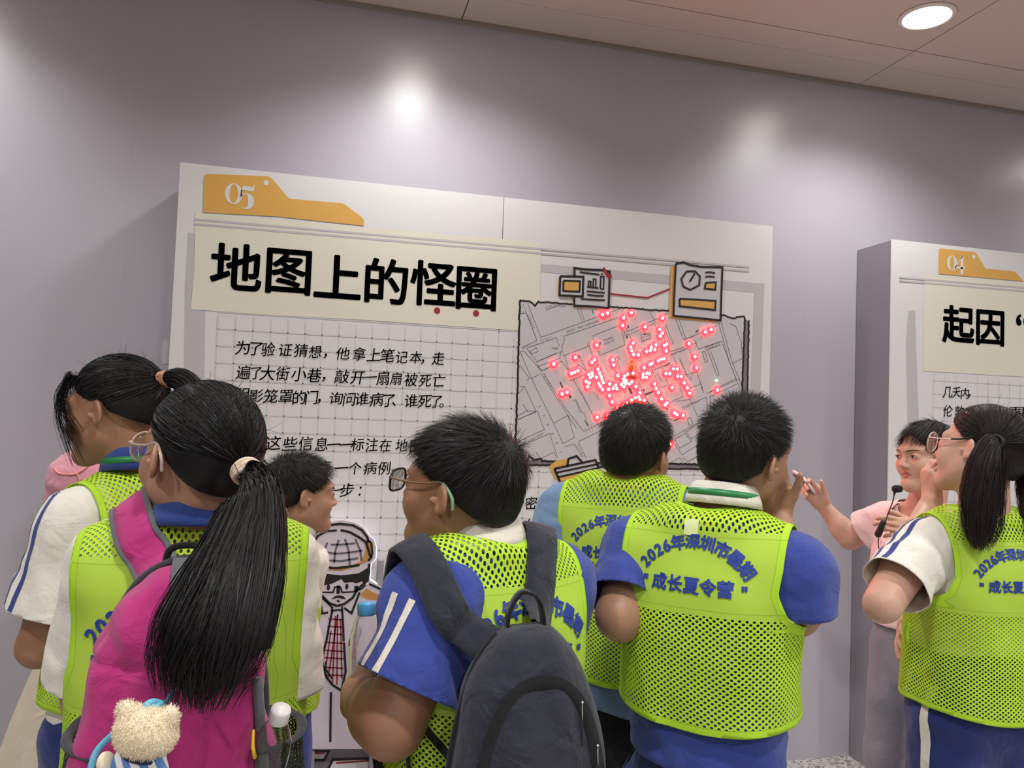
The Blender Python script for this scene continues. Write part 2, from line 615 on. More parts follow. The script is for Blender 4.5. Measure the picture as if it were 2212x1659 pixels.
# --- pinned paper sketches above the map
JX, JZ = 560/1936.0, 480/1659.0
def G(x, y): return B(1100+x*JX, 560+y*JZ)
def Gs(pts): return [G(a, b) for a, b in pts]
def sketch(name, fills, strokes, lab=None):
    root = None
    for m, pts, ly in fills:
        o = Sheet(LY(ly)).poly(Gs(pts)).build(name if root is None else 'paper_fill', m, par if root is None else root)
        root = root or o
    s = Sheet(LY(9))
    for pts, w in strokes:
        s.stroke(Gs(pts), w)
    s.build('ink_drawing', M_INK, root)
    return root
sketch('pinned_notes', [
    (M_ORANGE, [(480, 75), (505, 75), (730, 340), (730, 372), (470, 355), (472, 285), (360, 275), (366, 140), (380, 140), (470, 140)], 4),
    (M_MAP, [(485, 67), (745, 92), (737, 366), (480, 350)], 6),
    (M_MAP, [(378, 128), (550, 132), (548, 280), (372, 270)], 7),
    (M_ORANGE, [(402, 162), (525, 166), (523, 244), (400, 238)], 8)],
    [([(485, 130), (483, 67), (560, 78), (680, 82), (747, 94), (742, 240), (738, 366), (600, 352), (482, 348), (482, 280)], 0.009),
     ([(378, 128), (550, 133), (545, 280), (372, 270), (378, 128)], 0.009),
     ([(402, 162), (525, 166), (521, 244), (400, 238), (402, 162)], 0.008),
     ([(523, 97), (600, 108), (668, 116)], 0.007), ([(682, 112), (696, 114)], 0.007),
     ([(578, 208), (662, 217)], 0.007), ([(587, 205), (590, 166), (606, 168), (604, 208)], 0.006),
     ([(622, 212), (624, 150), (644, 152), (642, 213)], 0.006), ([(676, 222), (680, 130), (704, 132), (700, 224), (676, 222)], 0.006),
     ([(576, 240), (640, 246), (710, 252)], 0.007), ([(578, 265), (640, 274), (704, 276)], 0.007), ([(532, 297), (620, 303), (710, 307)], 0.007)])
Sheet(LY(10)).poly(Gs([(690, 72), (706, 60), (728, 98), (762, 126), (752, 152), (716, 124)])).build('tape', M_RED, par)
st = Sheet(LY(3.4))
st.stroke(Gs([(745, 258), (1030, 289), (1222, 213)]), 0.007)
st.build('red_thread', M_RED, par)
sketch('pinned_report', [
    (M_ORANGE, [(1205, 52), (1240, 52), (1560, 450), (1540, 473), (1190, 440)], 4),
    (M_MAP, [(1240, 34), (1300, 25), (1345, 45), (1588, 62), (1576, 458), (1222, 424)], 6),
    (M_ORANGE, [(1268, 296), (1537, 312), (1533, 380), (1268, 352)], 8),
    (M_ORANGE, [(1462, 178), (1538, 173), (1535, 228), (1456, 220)], 8)],
    [([(1240, 34), (1300, 25), (1345, 45), (1430, 58), (1588, 62), (1580, 260), (1574, 458), (1400, 440), (1222, 424), (1230, 220), (1240, 34)], 0.009),
     ([(1320, 92), (1385, 92), (1420, 130), (1415, 195), (1347, 230), (1295, 205), (1280, 150), (1320, 92)], 0.008),
     ([(1382, 106), (1344, 170)], 0.008), ([(1460, 100), (1500, 98), (1533, 106)], 0.007), ([(1460, 132), (1500, 130), (1530, 136)], 0.007),
     ([(1268, 296), (1537, 312), (1533, 380), (1268, 352), (1268, 296)], 0.008),
     ([(1462, 178), (1538, 173), (1535, 228), (1456, 220), (1462, 178)], 0.008)])
sketch('ship_drawing', [
    (M_ORANGE, [(352, 1500), (430, 1492), (640, 1600), (400, 1668), (340, 1640), (295, 1545)], 4),
    (M_MAP, [(440, 1478), (505, 1468), (640, 1498), (665, 1555), (630, 1580), (350, 1628), (334, 1562), (430, 1545)], 6),
    (M_ORANGE, [(352, 1628), (640, 1575), (620, 1615), (380, 1668)], 8)],
    [([(430, 1545), (440, 1488), (500, 1470), (540, 1512)], 0.009),
     ([(334, 1564), (640, 1498), (664, 1555), (625, 1612), (380, 1668), (334, 1564)], 0.009),
     ([(350, 1592), (650, 1530)], 0.008), ([(355, 1628), (655, 1560)], 0.008)])

# --- the map with its lights
def jag(pts, amp, step, rnd):
    out = []
    for i in range(len(pts)-1):
        a, b = np.array(pts[i]), np.array(pts[i+1])
        n = max(1, int(np.linalg.norm(b-a)/step))
        for k in range(n):
            out.append(tuple(a+(b-a)*k/n+np.array([rnd.uniform(-amp, amp), rnd.uniform(-amp, amp)])))
    out.append(tuple(pts[-1]))
    return out
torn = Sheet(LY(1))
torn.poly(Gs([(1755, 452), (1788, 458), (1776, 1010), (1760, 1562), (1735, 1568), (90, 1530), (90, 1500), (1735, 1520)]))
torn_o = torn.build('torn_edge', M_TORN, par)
mp = Sheet(LY(2))
outline = [(78, 308), (160, 318), (190, 345), (215, 318), (1190, 388), (1600, 420), (1680, 445), (1700, 428), (1757, 430), (1735, 1000), (1735, 1530), (700, 1520), (240, 1498), (150, 1470), (90, 1500), (40, 1500), (52, 1250), (70, 620)]
mp.poly(Gs(outline))
map_o = mp.build('street_map', M_MAP, par)
rn = random.Random(11)
ed = Sheet(LY(3.2))
ed.stroke(jag(Gs(outline[:9]), 0.0022, 0.008, rn), 0.007)
ed.stroke(jag(Gs(outline[8:11]), 0.0018, 0.008, rn), 0.008)
ed.stroke(jag(Gs([(1788, 455), (1776, 1010), (1760, 1562)]), 0.0018, 0.008, rn), 0.007)
ed.stroke(jag(Gs([(60, 1500), (130, 1502), (150, 1465), (180, 1498), (230, 1490), (245, 1505), (330, 1510), (720, 1520), (1735, 1535)]), 0.002, 0.008, rn), 0.008)
ed.stroke(jag(Gs([(60, 1532), (700, 1552), (1735, 1575)]), 0.002, 0.008, rn), 0.008)
ed.stroke(jag(Gs([(78, 308), (70, 620), (52, 1250), (35, 1500)]), 0.0022, 0.008, rn), 0.008)
ed.build('torn_outline', M_INK, map_o)
ln = Sheet(LY(3))
for pts in [
    [(100, 330), (205, 605), (90, 660)], [(135, 328), (235, 583), (830, 368)], [(110, 390), (88, 410)], [(85, 410), (125, 400), (205, 605)],
    [(265, 350), (275, 378), (370, 345)], [(505, 365), (545, 465)], [(530, 368), (560, 458)],
    [(405, 575), (830, 430), (862, 560)], [(405, 575), (410, 605), (390, 660), (405, 720), (580, 655), (590, 610), (600, 650)],
    [(620, 573), (830, 490), (862, 640), (675, 718), (620, 573)], [(130, 665), (350, 585), (372, 650)], [(130, 665), (205, 765), (350, 700)],
    [(150, 690), (200, 660), (215, 688), (170, 705), (150, 690)], [(205, 765), (385, 690), (375, 740), (215, 800), (205, 765)],
    [(80, 690), (110, 685), (240, 835), (390, 760), (440, 830)], [(215, 800), (240, 830)], [(80, 790), (150, 890), (130, 905)], [(80, 690), (165, 890), (222, 860)],
    [(80, 950), (115, 950), (200, 1140), (50, 1200)], [(110, 955), (60, 1010)], [(100, 1080), (140, 1140)], [(60, 1170), (130, 1130), (195, 1135)],
    [(60, 1200), (210, 1130), (240, 1225), (262, 1270), (100, 1345)], [(165, 890), (330, 1225), (435, 1165)], [(235, 850), (440, 1170), (500, 1262)],
    [(330, 1225), (400, 1375), (485, 1330), (435, 1165)], [(255, 850), (410, 1100), (555, 1285), (690, 1215)], [(415, 720), (440, 820), (470, 880), (660, 1230)],
    [(520, 720), (600, 880), (660, 1000), (665, 1050), (630, 990)], [(500, 1050), (540, 1140), (560, 1150), (590, 1250)], [(470, 1060), (490, 1045), (530, 1150)],
    [(410, 1400), (485, 1380), (560, 1500)], [(515, 1360), (680, 1280), (700, 1330)], [(515, 1360), (580, 1500)], [(100, 1390), (300, 1300), (360, 1480)], [(200, 1440), (230, 1490), (330, 1440), (350, 1480)],
    [(430, 830), (520, 790), (700, 930)], [(450, 910), (580, 850)], [(590, 640), (700, 930), (760, 1070), (830, 1110)], [(640, 735), (720, 930), (790, 910)],
    [(790, 740), (810, 725), (822, 745), (805, 760), (840, 880)], [(760, 750), (775, 800), (820, 900)], [(880, 540), (1090, 450), (1190, 400)], [(860, 570), (895, 560), (910, 600)],
    [(905, 555), (1080, 480), (1105, 525)], [(980, 560), (1050, 555), (1055, 590), (990, 615), (980, 560)], [(1000, 530), (1010, 560)], [(840, 385), (880, 540)], [(1045, 390), (1090, 470)],
    [(1105, 470), (1200, 690), (1310, 655)], [(1165, 490), (1225, 630), (1205, 635)], [(1150, 500), (1205, 635)], [(1240, 450), (1300, 600), (1380, 575)], [(1265, 450), (1320, 600)],
    [(1305, 600), (1550, 495)], [(1320, 655), (1400, 620)], [(1340, 660), (1400, 850), (1440, 960), (1450, 1000)], [(1380, 600), (1410, 670), (1590, 610)],
    [(1560, 470), (1640, 760), (1730, 990)], [(1580, 470), (1660, 760), (1740, 960)], [(1640, 480), (1690, 500), (1730, 620), (1740, 740), (1660, 780)], [(1460, 660), (1560, 620), (1570, 640), (1470, 680), (1460, 660)],
    [(1440, 690), (1460, 690), (1480, 760), (1460, 770), (1440, 690)], [(1480, 680), (1550, 870), (1565, 860), (1500, 680)], [(1590, 630), (1690, 890), (1580, 945)], [(1470, 1005), (1580, 945)],
    [(1200, 710), (1330, 665)], [(1065, 830), (1140, 800), (1215, 790), (1290, 1000)], [(1065, 830), (1130, 960), (1185, 940), (1140, 810)], [(1150, 800), (1195, 770)],
    [(1270, 740), (1330, 880), (1360, 905), (1350, 870)], [(1225, 730), (1280, 850), (1340, 1000), (1360, 1090)], [(1290, 870), (1400, 840)], [(1350, 960), (1430, 930), (1440, 980)],
    [(1010, 1020), (1120, 970), (1160, 1060)], [(1180, 1080), (1300, 1020)], [(1280, 1110), (1470, 1030), (1480, 1130), (1410, 1180), (1370, 1100)], [(1250, 1060), (1330, 1050), (1380, 1020)],
    [(1480, 1000), (1720, 890)], [(1490, 1030), (1700, 930)], [(1210, 1330), (1500, 1170), (1500, 1010)], [(1330, 1190), (1350, 1180), (1370, 1230), (1340, 1240), (1330, 1190)],
    [(1210, 1350), (1290, 1460), (1440, 1360)], [(1230, 1340), (1310, 1300), (1360, 1360), (1270, 1410), (1230, 1340)], [(1320, 1290), (1420, 1220), (1460, 1270), (1360, 1340), (1320, 1290)],
    [(1290, 1480), (1330, 1510), (1440, 1450)], [(1140, 1520), (1200, 1480)], [(1200, 1520), (1270, 1480), (1300, 1520)], [(1030, 1060), (1180, 1300), (1220, 1310)], [(960, 900), (1010, 1030), (1170, 1290)],
    [(960, 1000), (1000, 990), (1060, 1120)], [(860, 1020), (875, 1060)], [(740, 940), (840, 910), (870, 1000)], [(700, 1250), (820, 1200), (980, 1300)]]:
    ln.stroke(Gs(pts), 0.0017)
bars = [((378, 915), (398, 960), 10), ((440, 1005), (458, 1035), 16), ((893, 960), (914, 1005), 16), ((1165, 1100), (1180, 1125), 10), ((672, 620), (672, 640), 18),
        ((515, 715), (518, 740), 14), ((875, 575), (880, 590), 16), ((1000, 970), (1004, 985), 14), ((885, 495), (888, 515), 12), ((1150, 798), (1200, 775), 4), ((560, 1200), (590, 1250), 5), ((460, 870), (500, 850), 8), ((1225, 1205), (1290, 1180), 8), ((1010, 1010), (1080, 985), 10), ((1390, 545), (1410, 530), 12), ((620, 378), (626, 408), 6), ((1000, 562), (1020, 558), 8)]
for a, b, w in bars:
    ln.stroke(Gs([a, b]), w*0.0006)
ln.build('street_lines', M_MAPL, map_o)
def street(txt, a, b, size):
    nm = Sheet(LY(3))
    a, b = np.array(G(*a)), np.array(G(*b))
    d = (b-a)/max(1, len(txt)-1)
    r = math.atan2(b[1]-a[1], b[0]-a[0])
    for i, ch in enumerate(txt):
        if ch != ' ':
            nm.text(ch, tuple(a+d*i), size, 0.0, r)
    nm.build('street_name', M_MAPL, map_o)
street('GREAT MARLBOROUGH', (432, 542), (660, 462), 0.0115)
street('STREET', (695, 450), (765, 420), 0.0115)
street('ARGYLL', (100, 662), (190, 630), 0.010)
street('PLACE', (236, 606), (308, 585), 0.010)
street('STREET', (143, 420), (182, 510), 0.0115)
street('WORK', (715, 603), (765, 585), 0.0125)
street('HOUSE', (715, 630), (780, 605), 0.0125)
street('PUMP', (372, 352), (416, 352), 0.0115)
street('PUMP', (320, 665), (360, 668), 0.0115)
street('MARLBO', (285, 358), (360, 338), 0.009)
street('PORTLAND', (985, 588), (1045, 568), 0.007)
street('MEWS', (1000, 603), (1035, 592), 0.007)
street('BREWERY', (1104, 855), (1135, 915), 0.008)
street('BURLINGTON STREET', (100, 1382), (250, 1302), 0.0105)
street('STREET', (225, 1100), (385, 1440), 0.014)
street('STREET', (535, 995), (590, 1090), 0.010)
street('KING', (265, 880), (310, 950), 0.010)
street('WARWICK', (512, 1390), (570, 1510), 0.009)
street('SILVER', (575, 1290), (685, 1225), 0.010)
street('PETER STREET', (1295, 1120), (1420, 1055), 0.010)
street('STREET', (1410, 1215), (1465, 1180), 0.009)
street('POLTENEY', (1310, 1290), (1385, 1240), 0.008)
street('LITTLE', (1230, 1355), (1280, 1320), 0.008)
street('ARCHER', (1345, 1508), (1410, 1465), 0.009)
street('EDWARD STREET', (1210, 720), (1300, 680), 0.007)
street('RICHMOND ROW', (1475, 668), (1550, 640), 0.007)
street('SOHO', (1248, 460), (1310, 610), 0.009)
street('TYLER', (262, 825), (310, 800), 0.009)
street('DUCK LANE', (1275, 760), (1310, 860), 0.006)

LEDS = [(690,414),(729,404),(848,440),(905,401),(841,497),(1009,507),(1139,441),(648,642),(1118,525),(1137,554),(1120,575),(920,627),(902,657),(909,684),(922,713),(957,716),(1089,641),(1055,659),(1080,677),(1047,682),(1018,691),(1168,637),(1151,647),(1165,687),(1151,742),(1130,748),(1107,760),(1060,779),(1046,787),(1000,811),(1336,632),(1380,729),(1393,811),(1458,545),(1500,527),(1548,977),(329,783),(490,733),(632,751),(612,772),(767,752),(775,790),(658,822),(668,851),(680,875),(687,898),(697,921),(508,834),(483,845),(460,854),(588,862),(612,848),(616,869),(600,884),(645,882),(569,914),(591,925),(581,954),(663,931),(675,950),(690,974),(805,870),(744,933),(788,942),(769,965),(798,967),(736,972),(744,1019),(763,1065),(806,1108),(390,1006),(427,993),(878,859),(919,851),(856,875),(849,897),(869,907),(851,920),(865,929),(831,936),(850,952),(891,931),(911,914),(940,950),(970,998),(993,859),(1022,852),(1040,856),(992,882),(1018,883),(1220,819),(1249,820),(1163,855),(1192,856),(1251,874),(1278,876),(1299,925),(1323,961),(1342,1001),(1079,932),(1090,965),(1107,995),(1131,1044),(1172,1074),(1157,1088),(1210,958),(934,1036),(960,1029),(1227,1146),(1245,1159),(1292,1166),(651,1180),(730,1165),(968,1047),(1000,1054),(908,1052),(878,1072),(850,1090),(1195,1380),(880,1120),(930,1110),(1010,1120),(860,1180)]
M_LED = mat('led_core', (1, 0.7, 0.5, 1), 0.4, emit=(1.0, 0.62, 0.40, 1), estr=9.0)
M_HALO = mat('led_red_halo', (0.9, 0.05, 0.06, 1), 0.3, emit=(1.0, 0.003, 0.0055, 1), estr=30.0)  # added glowing red disc standing in for the halo round each LED
M_GLED = mat('led_green', (0.5, 1, 0.6, 1), 0.4, emit=(0.35, 1.0, 0.45, 1), estr=5.0)
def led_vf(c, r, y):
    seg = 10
    prof = [(r, 0.0), (r*0.90, 0.0028), (r*0.62, 0.0046), (r*0.36, 0.0056), (r*0.33, 0.0072), (r*0.2, 0.0084), (0.0, 0.0088)]  # outer dome widened to the size of the glow halo, small core on top
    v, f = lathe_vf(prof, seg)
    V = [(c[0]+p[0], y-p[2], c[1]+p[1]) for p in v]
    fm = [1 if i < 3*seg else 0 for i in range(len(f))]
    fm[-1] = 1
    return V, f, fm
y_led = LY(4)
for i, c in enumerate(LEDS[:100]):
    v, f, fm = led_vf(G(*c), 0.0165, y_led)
    mesh_obj('red_led', v, f, None, map_o, True, mats=[M_LED, M_HALO], fmat=fm)
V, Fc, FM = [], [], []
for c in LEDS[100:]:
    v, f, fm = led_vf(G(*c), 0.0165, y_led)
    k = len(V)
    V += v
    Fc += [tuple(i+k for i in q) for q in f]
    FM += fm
o = mesh_obj('red_led', V, Fc, None, map_o, True, mats=[M_LED, M_HALO], fmat=FM)
o['kind'] = 'stuff'
v, f, fm = led_vf(G(1545, 905), 0.0045, y_led)
o = mesh_obj('green_led', v, f, M_GLED, map_o, True)
o['label'] = 'single green light'
# hand pump figure in the middle of the map
M_PUMP = mat('pump_orange', srgb(226, 120, 50), 0.5)
M_PBASE = mat('pump_base_red', srgb(196, 60, 48), 0.5)
pc = G(910, 880)
def GV(x, y, d): g = G(x, y); return (g[0], BOARD_Y-0.002-d, g[1])
parts = [tube_vf([GV(905, 850, 0.008), GV(906, 820, 0.008)], 0.0035, 8), tube_vf([GV(906, 825, 0.008), GV(907, 775, 0.008)], 0.0085, 10),
         tube_vf([GV(907, 775, 0.008), GV(908, 755, 0.008), GV(909, 735, 0.008)], [0.0085, 0.004, 0.0012], 10),
         tube_vf(catmull([GV(916, 775, 0.009), GV(935, 790, 0.011), GV(945, 835, 0.01), GV(970, 860, 0.009)]), 0.002, 6),
         tube_vf([GV(893, 790, 0.008), GV(888, 815, 0.008), GV(892, 838, 0.008)], [0.0015, 0.0015, 0.004], 6)]
v, f = join_vf(parts)
pump = mesh_obj('hand_pump', v, f, M_PUMP, map_o, True)
v, f = lathe_vf([(0.0, 0.0), (0.024, 0.002), (0.022, 0.006), (0.01, 0.012), (0.0, 0.013)], 20)
v = [(pc[0]+p[0]*1.1, BOARD_Y-0.004-p[2], pc[1]+p[1]*0.55) for p in v]
mesh_obj('pump_base', v, f, M_PBASE, pump, True)

# small white box fixed behind the left edge of board 05
p = B(354, 735, 3.05); q = B(364, 786, 3.05)
v, f = join_vf([box_vf(B(353, 740, 3.06)[0], -0.536, 3.05, 3.14, q[1], p[1]), box_vf(B(350, 745, 3.08)[0], -0.54, 3.07, 3.12, q[1]+0.02, p[1]-0.015)])
mesh_obj('edge_bracket', v, f, mat('bracket_grey', srgb(190, 188, 192), 0.5), b05)

# books printed along the foot of board 05
bk = Sheet(LY(1)).rect(-0.2, 0.02, 1.2, B(700, 1619)[1]).build('foot_band', M_TORN, par)
for pts, red in (([(640, 1621), (710, 1622), (700, 1641), (640, 1640)], [(650, 1625), (702, 1627)]),
                 ([(719, 1640), (790, 1638), (850, 1652), (830, 1680), (700, 1678)], [(726, 1648), (800, 1642)])):
    b_ = Sheet(LY(2)).poly(Bs(pts)).build('printed_book', M_WHITE, bk)
    s = Sheet(LY(3)); s.stroke(Bs(pts), 0.009, True); s.build('ink_outline', M_INK, bk)
    s = Sheet(LY(3.2)); s.stroke(Bs(red), 0.006); s.build('red_mark', M_RED, bk)

# --- board 04
par = b04
K4 = 312/1294.0
def B4(pts): return [B(1900+a*K4, 500+b*K4) for a, b in pts]
tab4 = Sheet(LY(2)).poly(B4([(526, 165), (533, 155), (545, 152), (845, 186), (862, 196), (940, 325), (955, 335), (1195, 357), (1215, 365), (1400, 560), (1400, 590), (522, 380)][:9]+[(1288, 447), (522, 380)])).build('folder_tab', M_ORANGE, par)
num = Sheet(LY(3))
digit(num, '0', B4([(645, 283)])[0], 0.078)
digit(num, '4', B4([(718, 290)])[0], 0.082)
num.build('number', M_WHITE, tab4)
Sheet(LY(3)).disc(B4([(841, 228)])[0], 0.0095).build('punch_hole', M_WHITE, tab4)
Sheet(LY(1)).poly(B4([(400, 380), (1700, 490), (3000, 600), (3000, 1400), (390, 1250), (395, 700)])).build('title_strip', M_CREAM, par)
ru = Sheet(LY(2))
ru.stroke(B4([(173, 411), (2900, 645)]), 0.008)
ru.stroke(B4([(173, 442), (2900, 672)]), 0.008)
ru.build('rule_lines', M_GREY, par)
Sheet(LY(0)).poly(B4([(255, 710), (316, 708), (322, 900), (348, 1660), (360, 2600), (270, 2600), (248, 1660), (236, 1000), (240, 900)])).build('grey_border', M_GREY, par)
gr = Sheet(LY(0.3))
gx0 = B4([(482, 1270)])[0][0]; gz = B4([(482, 1335)])[0][1]
for i in range(30):
    x = gx0+0.0625*i
    if x < 4.6: gr.rect(x-0.0015, 0.6, x+0.0015, B4([(482, 1255)])[0][1]-0.004*i)
for i in range(22):
    gr.rect(gx0, gz-0.0625*i-0.0015, 4.6, gz-0.0625*i+0.0015)
gr.build('grid_lines', M_GRID, par)
ti = Sheet(LY(3))
ti.text('起', B4([(703, 833)])[0], 0.185, 0.026)
ti.text('因', B4([(987, 858)])[0], 0.185, 0.026)
ti.text('“', B4([(1275, 795)])[0], 0.2, 0.02)
ti.build('title', M_INK, par)
hw = None
rnd = random.Random(8)
hand_text(hw, [(c, (1900+x*K4, 500+y*K4)) for c, x, y in (('几', 607, 1440), ('天', 685, 1442), ('内', 762, 1450), ('，', 800, 1440))], 0.057, rnd)
hand_text(hw, [(c, (1900+x*K4, 500+y*K4)) for c, x, y in (('伦', 610, 1610), ('敦', 712, 1612), ('名', 800, 1615), ('叫', 875, 1616), ('宽', 950, 1616), ('街', 1025, 1616), ('的', 1115, 1618), ('周', 1190, 1618), ('围', 1245, 1620), ('因', 1320, 1622))], 0.057, rnd)

# ------------------------------------------------------------------ cut-out figure standing before board 05
SY = 2.93
M_CUT = mat('cutout_lilac', srgb(212, 200, 212), 0.45)
M_CUTO = mat('cutout_orange', srgb(196, 140, 78), 0.45)
M_CUTG = mat('cutout_grey_line', srgb(104, 98, 108), 0.45)
M_BACKLIT = mat('cutout_backlight', (1, 1, 1, 1), 0.5, emit=(0.95, 0.93, 1.0, 1), estr=1.6)
def S(x, y): return B(560+x*0.31646, 860+y*0.31646, SY)
def S2(x, y): return B(560+x*0.31646, 1134+y*0.31646, SY)
fig = empty('cutout_figure', (0, 0, 0))
tag(fig, 'flat cut-out cartoon man in helmet and red checked tie', 'cutout figure')
rt = [S(560, 832), (S(650, 848)), S(715, 885), S(752, 940), S(785, 968), S(800, 1020), S(795, 1095), S(762, 1130), S(755, 1245), S(800, 1272), S(905, 1332), S(1000, 1420), S(1080, 1560)]
rt += [S2(1090, 900), S2(1080, 1200), S2(1050, 1530)]
lf = [S2(230, 1528), S2(150, 900), S(60, 1500), S(130, 1400), S(250, 1330), S(372, 1250), S(365, 1120), S(345, 1050), S(335, 960), S(385, 893), S(460, 850)]
ol = rt+lf
n = len(ol)
V = [(p[0], SY, p[1]) for p in ol]+[(p[0], SY+0.012, p[1]) for p in ol]
Fc = [tuple(range(n)), tuple(range(2*n-1, n-1, -1))]+[(i, i+n, (i+1) % n+n, (i+1) % n) for i in range(n)]
panel = mesh_obj('cutout_panel', V, Fc, M_CUT, fig)
cx_ = sum(p[0] for p in ol)/n; cz_ = sum(p[1] for p in ol)/n
bl = Sheet(SY+0.02)
bl.stroke([(p[0]+(cx_-p[0])*0.03, p[1]+(cz_-p[1])*0.03) for p in ol], 0.012, True)
bl.build('backlight_strip', M_BACKLIT, fig)
v, f = join_vf([box_vf(cx_-0.12, cx_-0.10, SY+0.013, BOARD_Y-0.004, 0.0, 1.0), box_vf(cx_+0.10, cx_+0.12, SY+0.013, BOARD_Y-0.004, 0.0, 1.0)])
mesh_obj('rear_support', v, f, M_CARC, fig)
class Fg(Sheet):
    pass
L_ = lambda k: SY-0.0006-0.0004*k
Sheet(L_(0)).poly([S(668, 935), S(705, 960), S(740, 985), S(775, 985), S(778, 1070), S(755, 1110), S(730, 1120), S(660, 1150), S(560, 1180), S(430, 1170), S(560, 1160), S(640, 1140), S(700, 1110), S(725, 1040), S(715, 980)]).build('helmet_shade', M_CUTO, fig)
Sheet(L_(0)).poly([S(690, 1340), S(730, 1300), S(790, 1330), S(860, 1360), S(820, 1380), S(740, 1375), S(690, 1350)]).build('shoulder_shade', M_CUTO, fig)
Sheet(L_(0)).poly([S(385, 1190), S(560, 1210), S(680, 1195), S(752, 1150), S(748, 1250), S(735, 1255), S(720, 1275), S(700, 1250), S(660, 1265), S(640, 1255), S(580, 1260), S(560, 1235), S(500, 1265), S(440, 1280), S(400, 1335), S(380, 1280)]).build('hair', M_INK, fig)
gl_ = Sheet(L_(1))
for pts in ([(408, 1040), (520, 1062), (600, 1055), (705, 1040)], [(445, 1105), (560, 1112), (675, 1092)], [(487, 1000), (560, 1000), (655, 990)], [(465, 985), (440, 1050), (415, 1100)], [(543, 968), (520, 1040), (510, 1125)], [(585, 960), (610, 1040), (618, 1140)], [(655, 962), (690, 1040), (698, 1110)]):
    gl_.stroke([S(*p) for p in pts], 0.007)
gl_.build('helmet_grid', M_CUTG, fig)
ik = Sheet(L_(2))
for pts, w in [([(365, 950), (400, 905), (470, 868), (550, 858), (640, 868), (700, 900), (738, 950), (745, 985)], .009), ([(370, 985), (400, 940), (460, 908), (530, 902)], .008), ([(555, 900), (620, 915), (690, 955), (730, 985), (755, 1070), (765, 1085), (745, 1110)], .009), ([(742, 968), (765, 990), (772, 1060), (760, 1085)], .008),
               ([(390, 1138), (440, 1152), (520, 1160), (600, 1152), (685, 1138)], .009), ([(750, 1130), (748, 1195), (720, 1260), (665, 1310), (640, 1360), (580, 1405), (530, 1418), (480, 1400), (440, 1360), (410, 1330), (395, 1280)], .009),
               ([(415, 1325), (505, 1325), (515, 1290), (555, 1290), (565, 1325), (640, 1322), (700, 1300), (725, 1275)], .006), ([(540, 1278), (538, 1335)], .012), ([(415, 1370), (430, 1470), (470, 1462)], .008), ([(405, 1340), (500, 1430)], .006), ([(685, 1325), (660, 1390), (630, 1468), (580, 1432)], .008), ([(660, 1280), (665, 1320)], .014),
               ([(500, 1425), (495, 1450), (565, 1445), (565, 1420)], .007), ([(500, 1445), (480, 1540), (458, 1660)], .008), ([(565, 1445), (572, 1540), (576, 1660)], .008), ([(750, 1268), (800, 1290), (880, 1330), (940, 1370)], .008),
               ([(530, 1380), (548, 1390)], .007), ([(650, 1560), (645, 1620), (620, 1650), (615, 1690)], .007)]:
    ik.stroke([S(*p) for p in pts], w)
for pts, w in [([(458, 790), (440, 860), (430, 930), (460, 1040), (500, 1090), (560, 1130), (590, 1000), (578, 800)], .008), ([(490, 1140), (487, 1300), (485, 1480)], .008), ([(455, 930), (455, 985), (500, 1050)], .006)]:
    ik.stroke([S2(*p) for p in pts], w)
for c in ((472, 1292), (598, 1286)):
    a, b = S(*c)
    ik.poly([(a+0.006*math.cos(t*math.pi/6), b+0.011*math.sin(t*math.pi/6)) for t in range(12)])
ik.poly([S(*p) for p in [(490, 1372), (520, 1350), (545, 1345), (575, 1352), (592, 1372), (560, 1368), (540, 1362), (515, 1368)]])
ik.build('ink_drawing', M_INK, fig)
tr = Sheet(L_(1))
M_TIE = mat('tie_red', srgb(150, 44, 52), 0.45)
for y in (640, 690, 740, 800, 855, 905, 970, 1020):
    tr.stroke([S2(470-(y-640)*0.1, y), S2(575, y+8)], 0.005)
for a, b in (((535, 610), (470, 1050)), ((520, 620), (500, 1080)), ((535, 610), (530, 1090)), ((555, 640), (565, 1050)), ((490, 720), (450, 1000))):
    tr.stroke([S2(*a), S2(*b)], 0.005)
tr.build('tie_checks', M_TIE, fig)
# ------------------------------------------------------------------ implicit modelling: smooth-blended solids turned into one surface
def _smin(a, b, k):
    if k <= 0: return np.minimum(a, b)
    h = np.maximum(k-np.abs(a-b), 0)/k
    return np.minimum(a, b)-h*h*k*0.25
def _smax(a, b, k):
    return -_smin(-a, -b, k)

def axis_lines(lo, hi, h, fine=(), hf=0.003):
    out = [lo]
    x = lo
    while x < hi:
        s = h
        for a, b in fine:
            if a-0.5*h <= x <= b: s = hf
        x += s
        out.append(x)
    return np.array(out, dtype=np.float32)

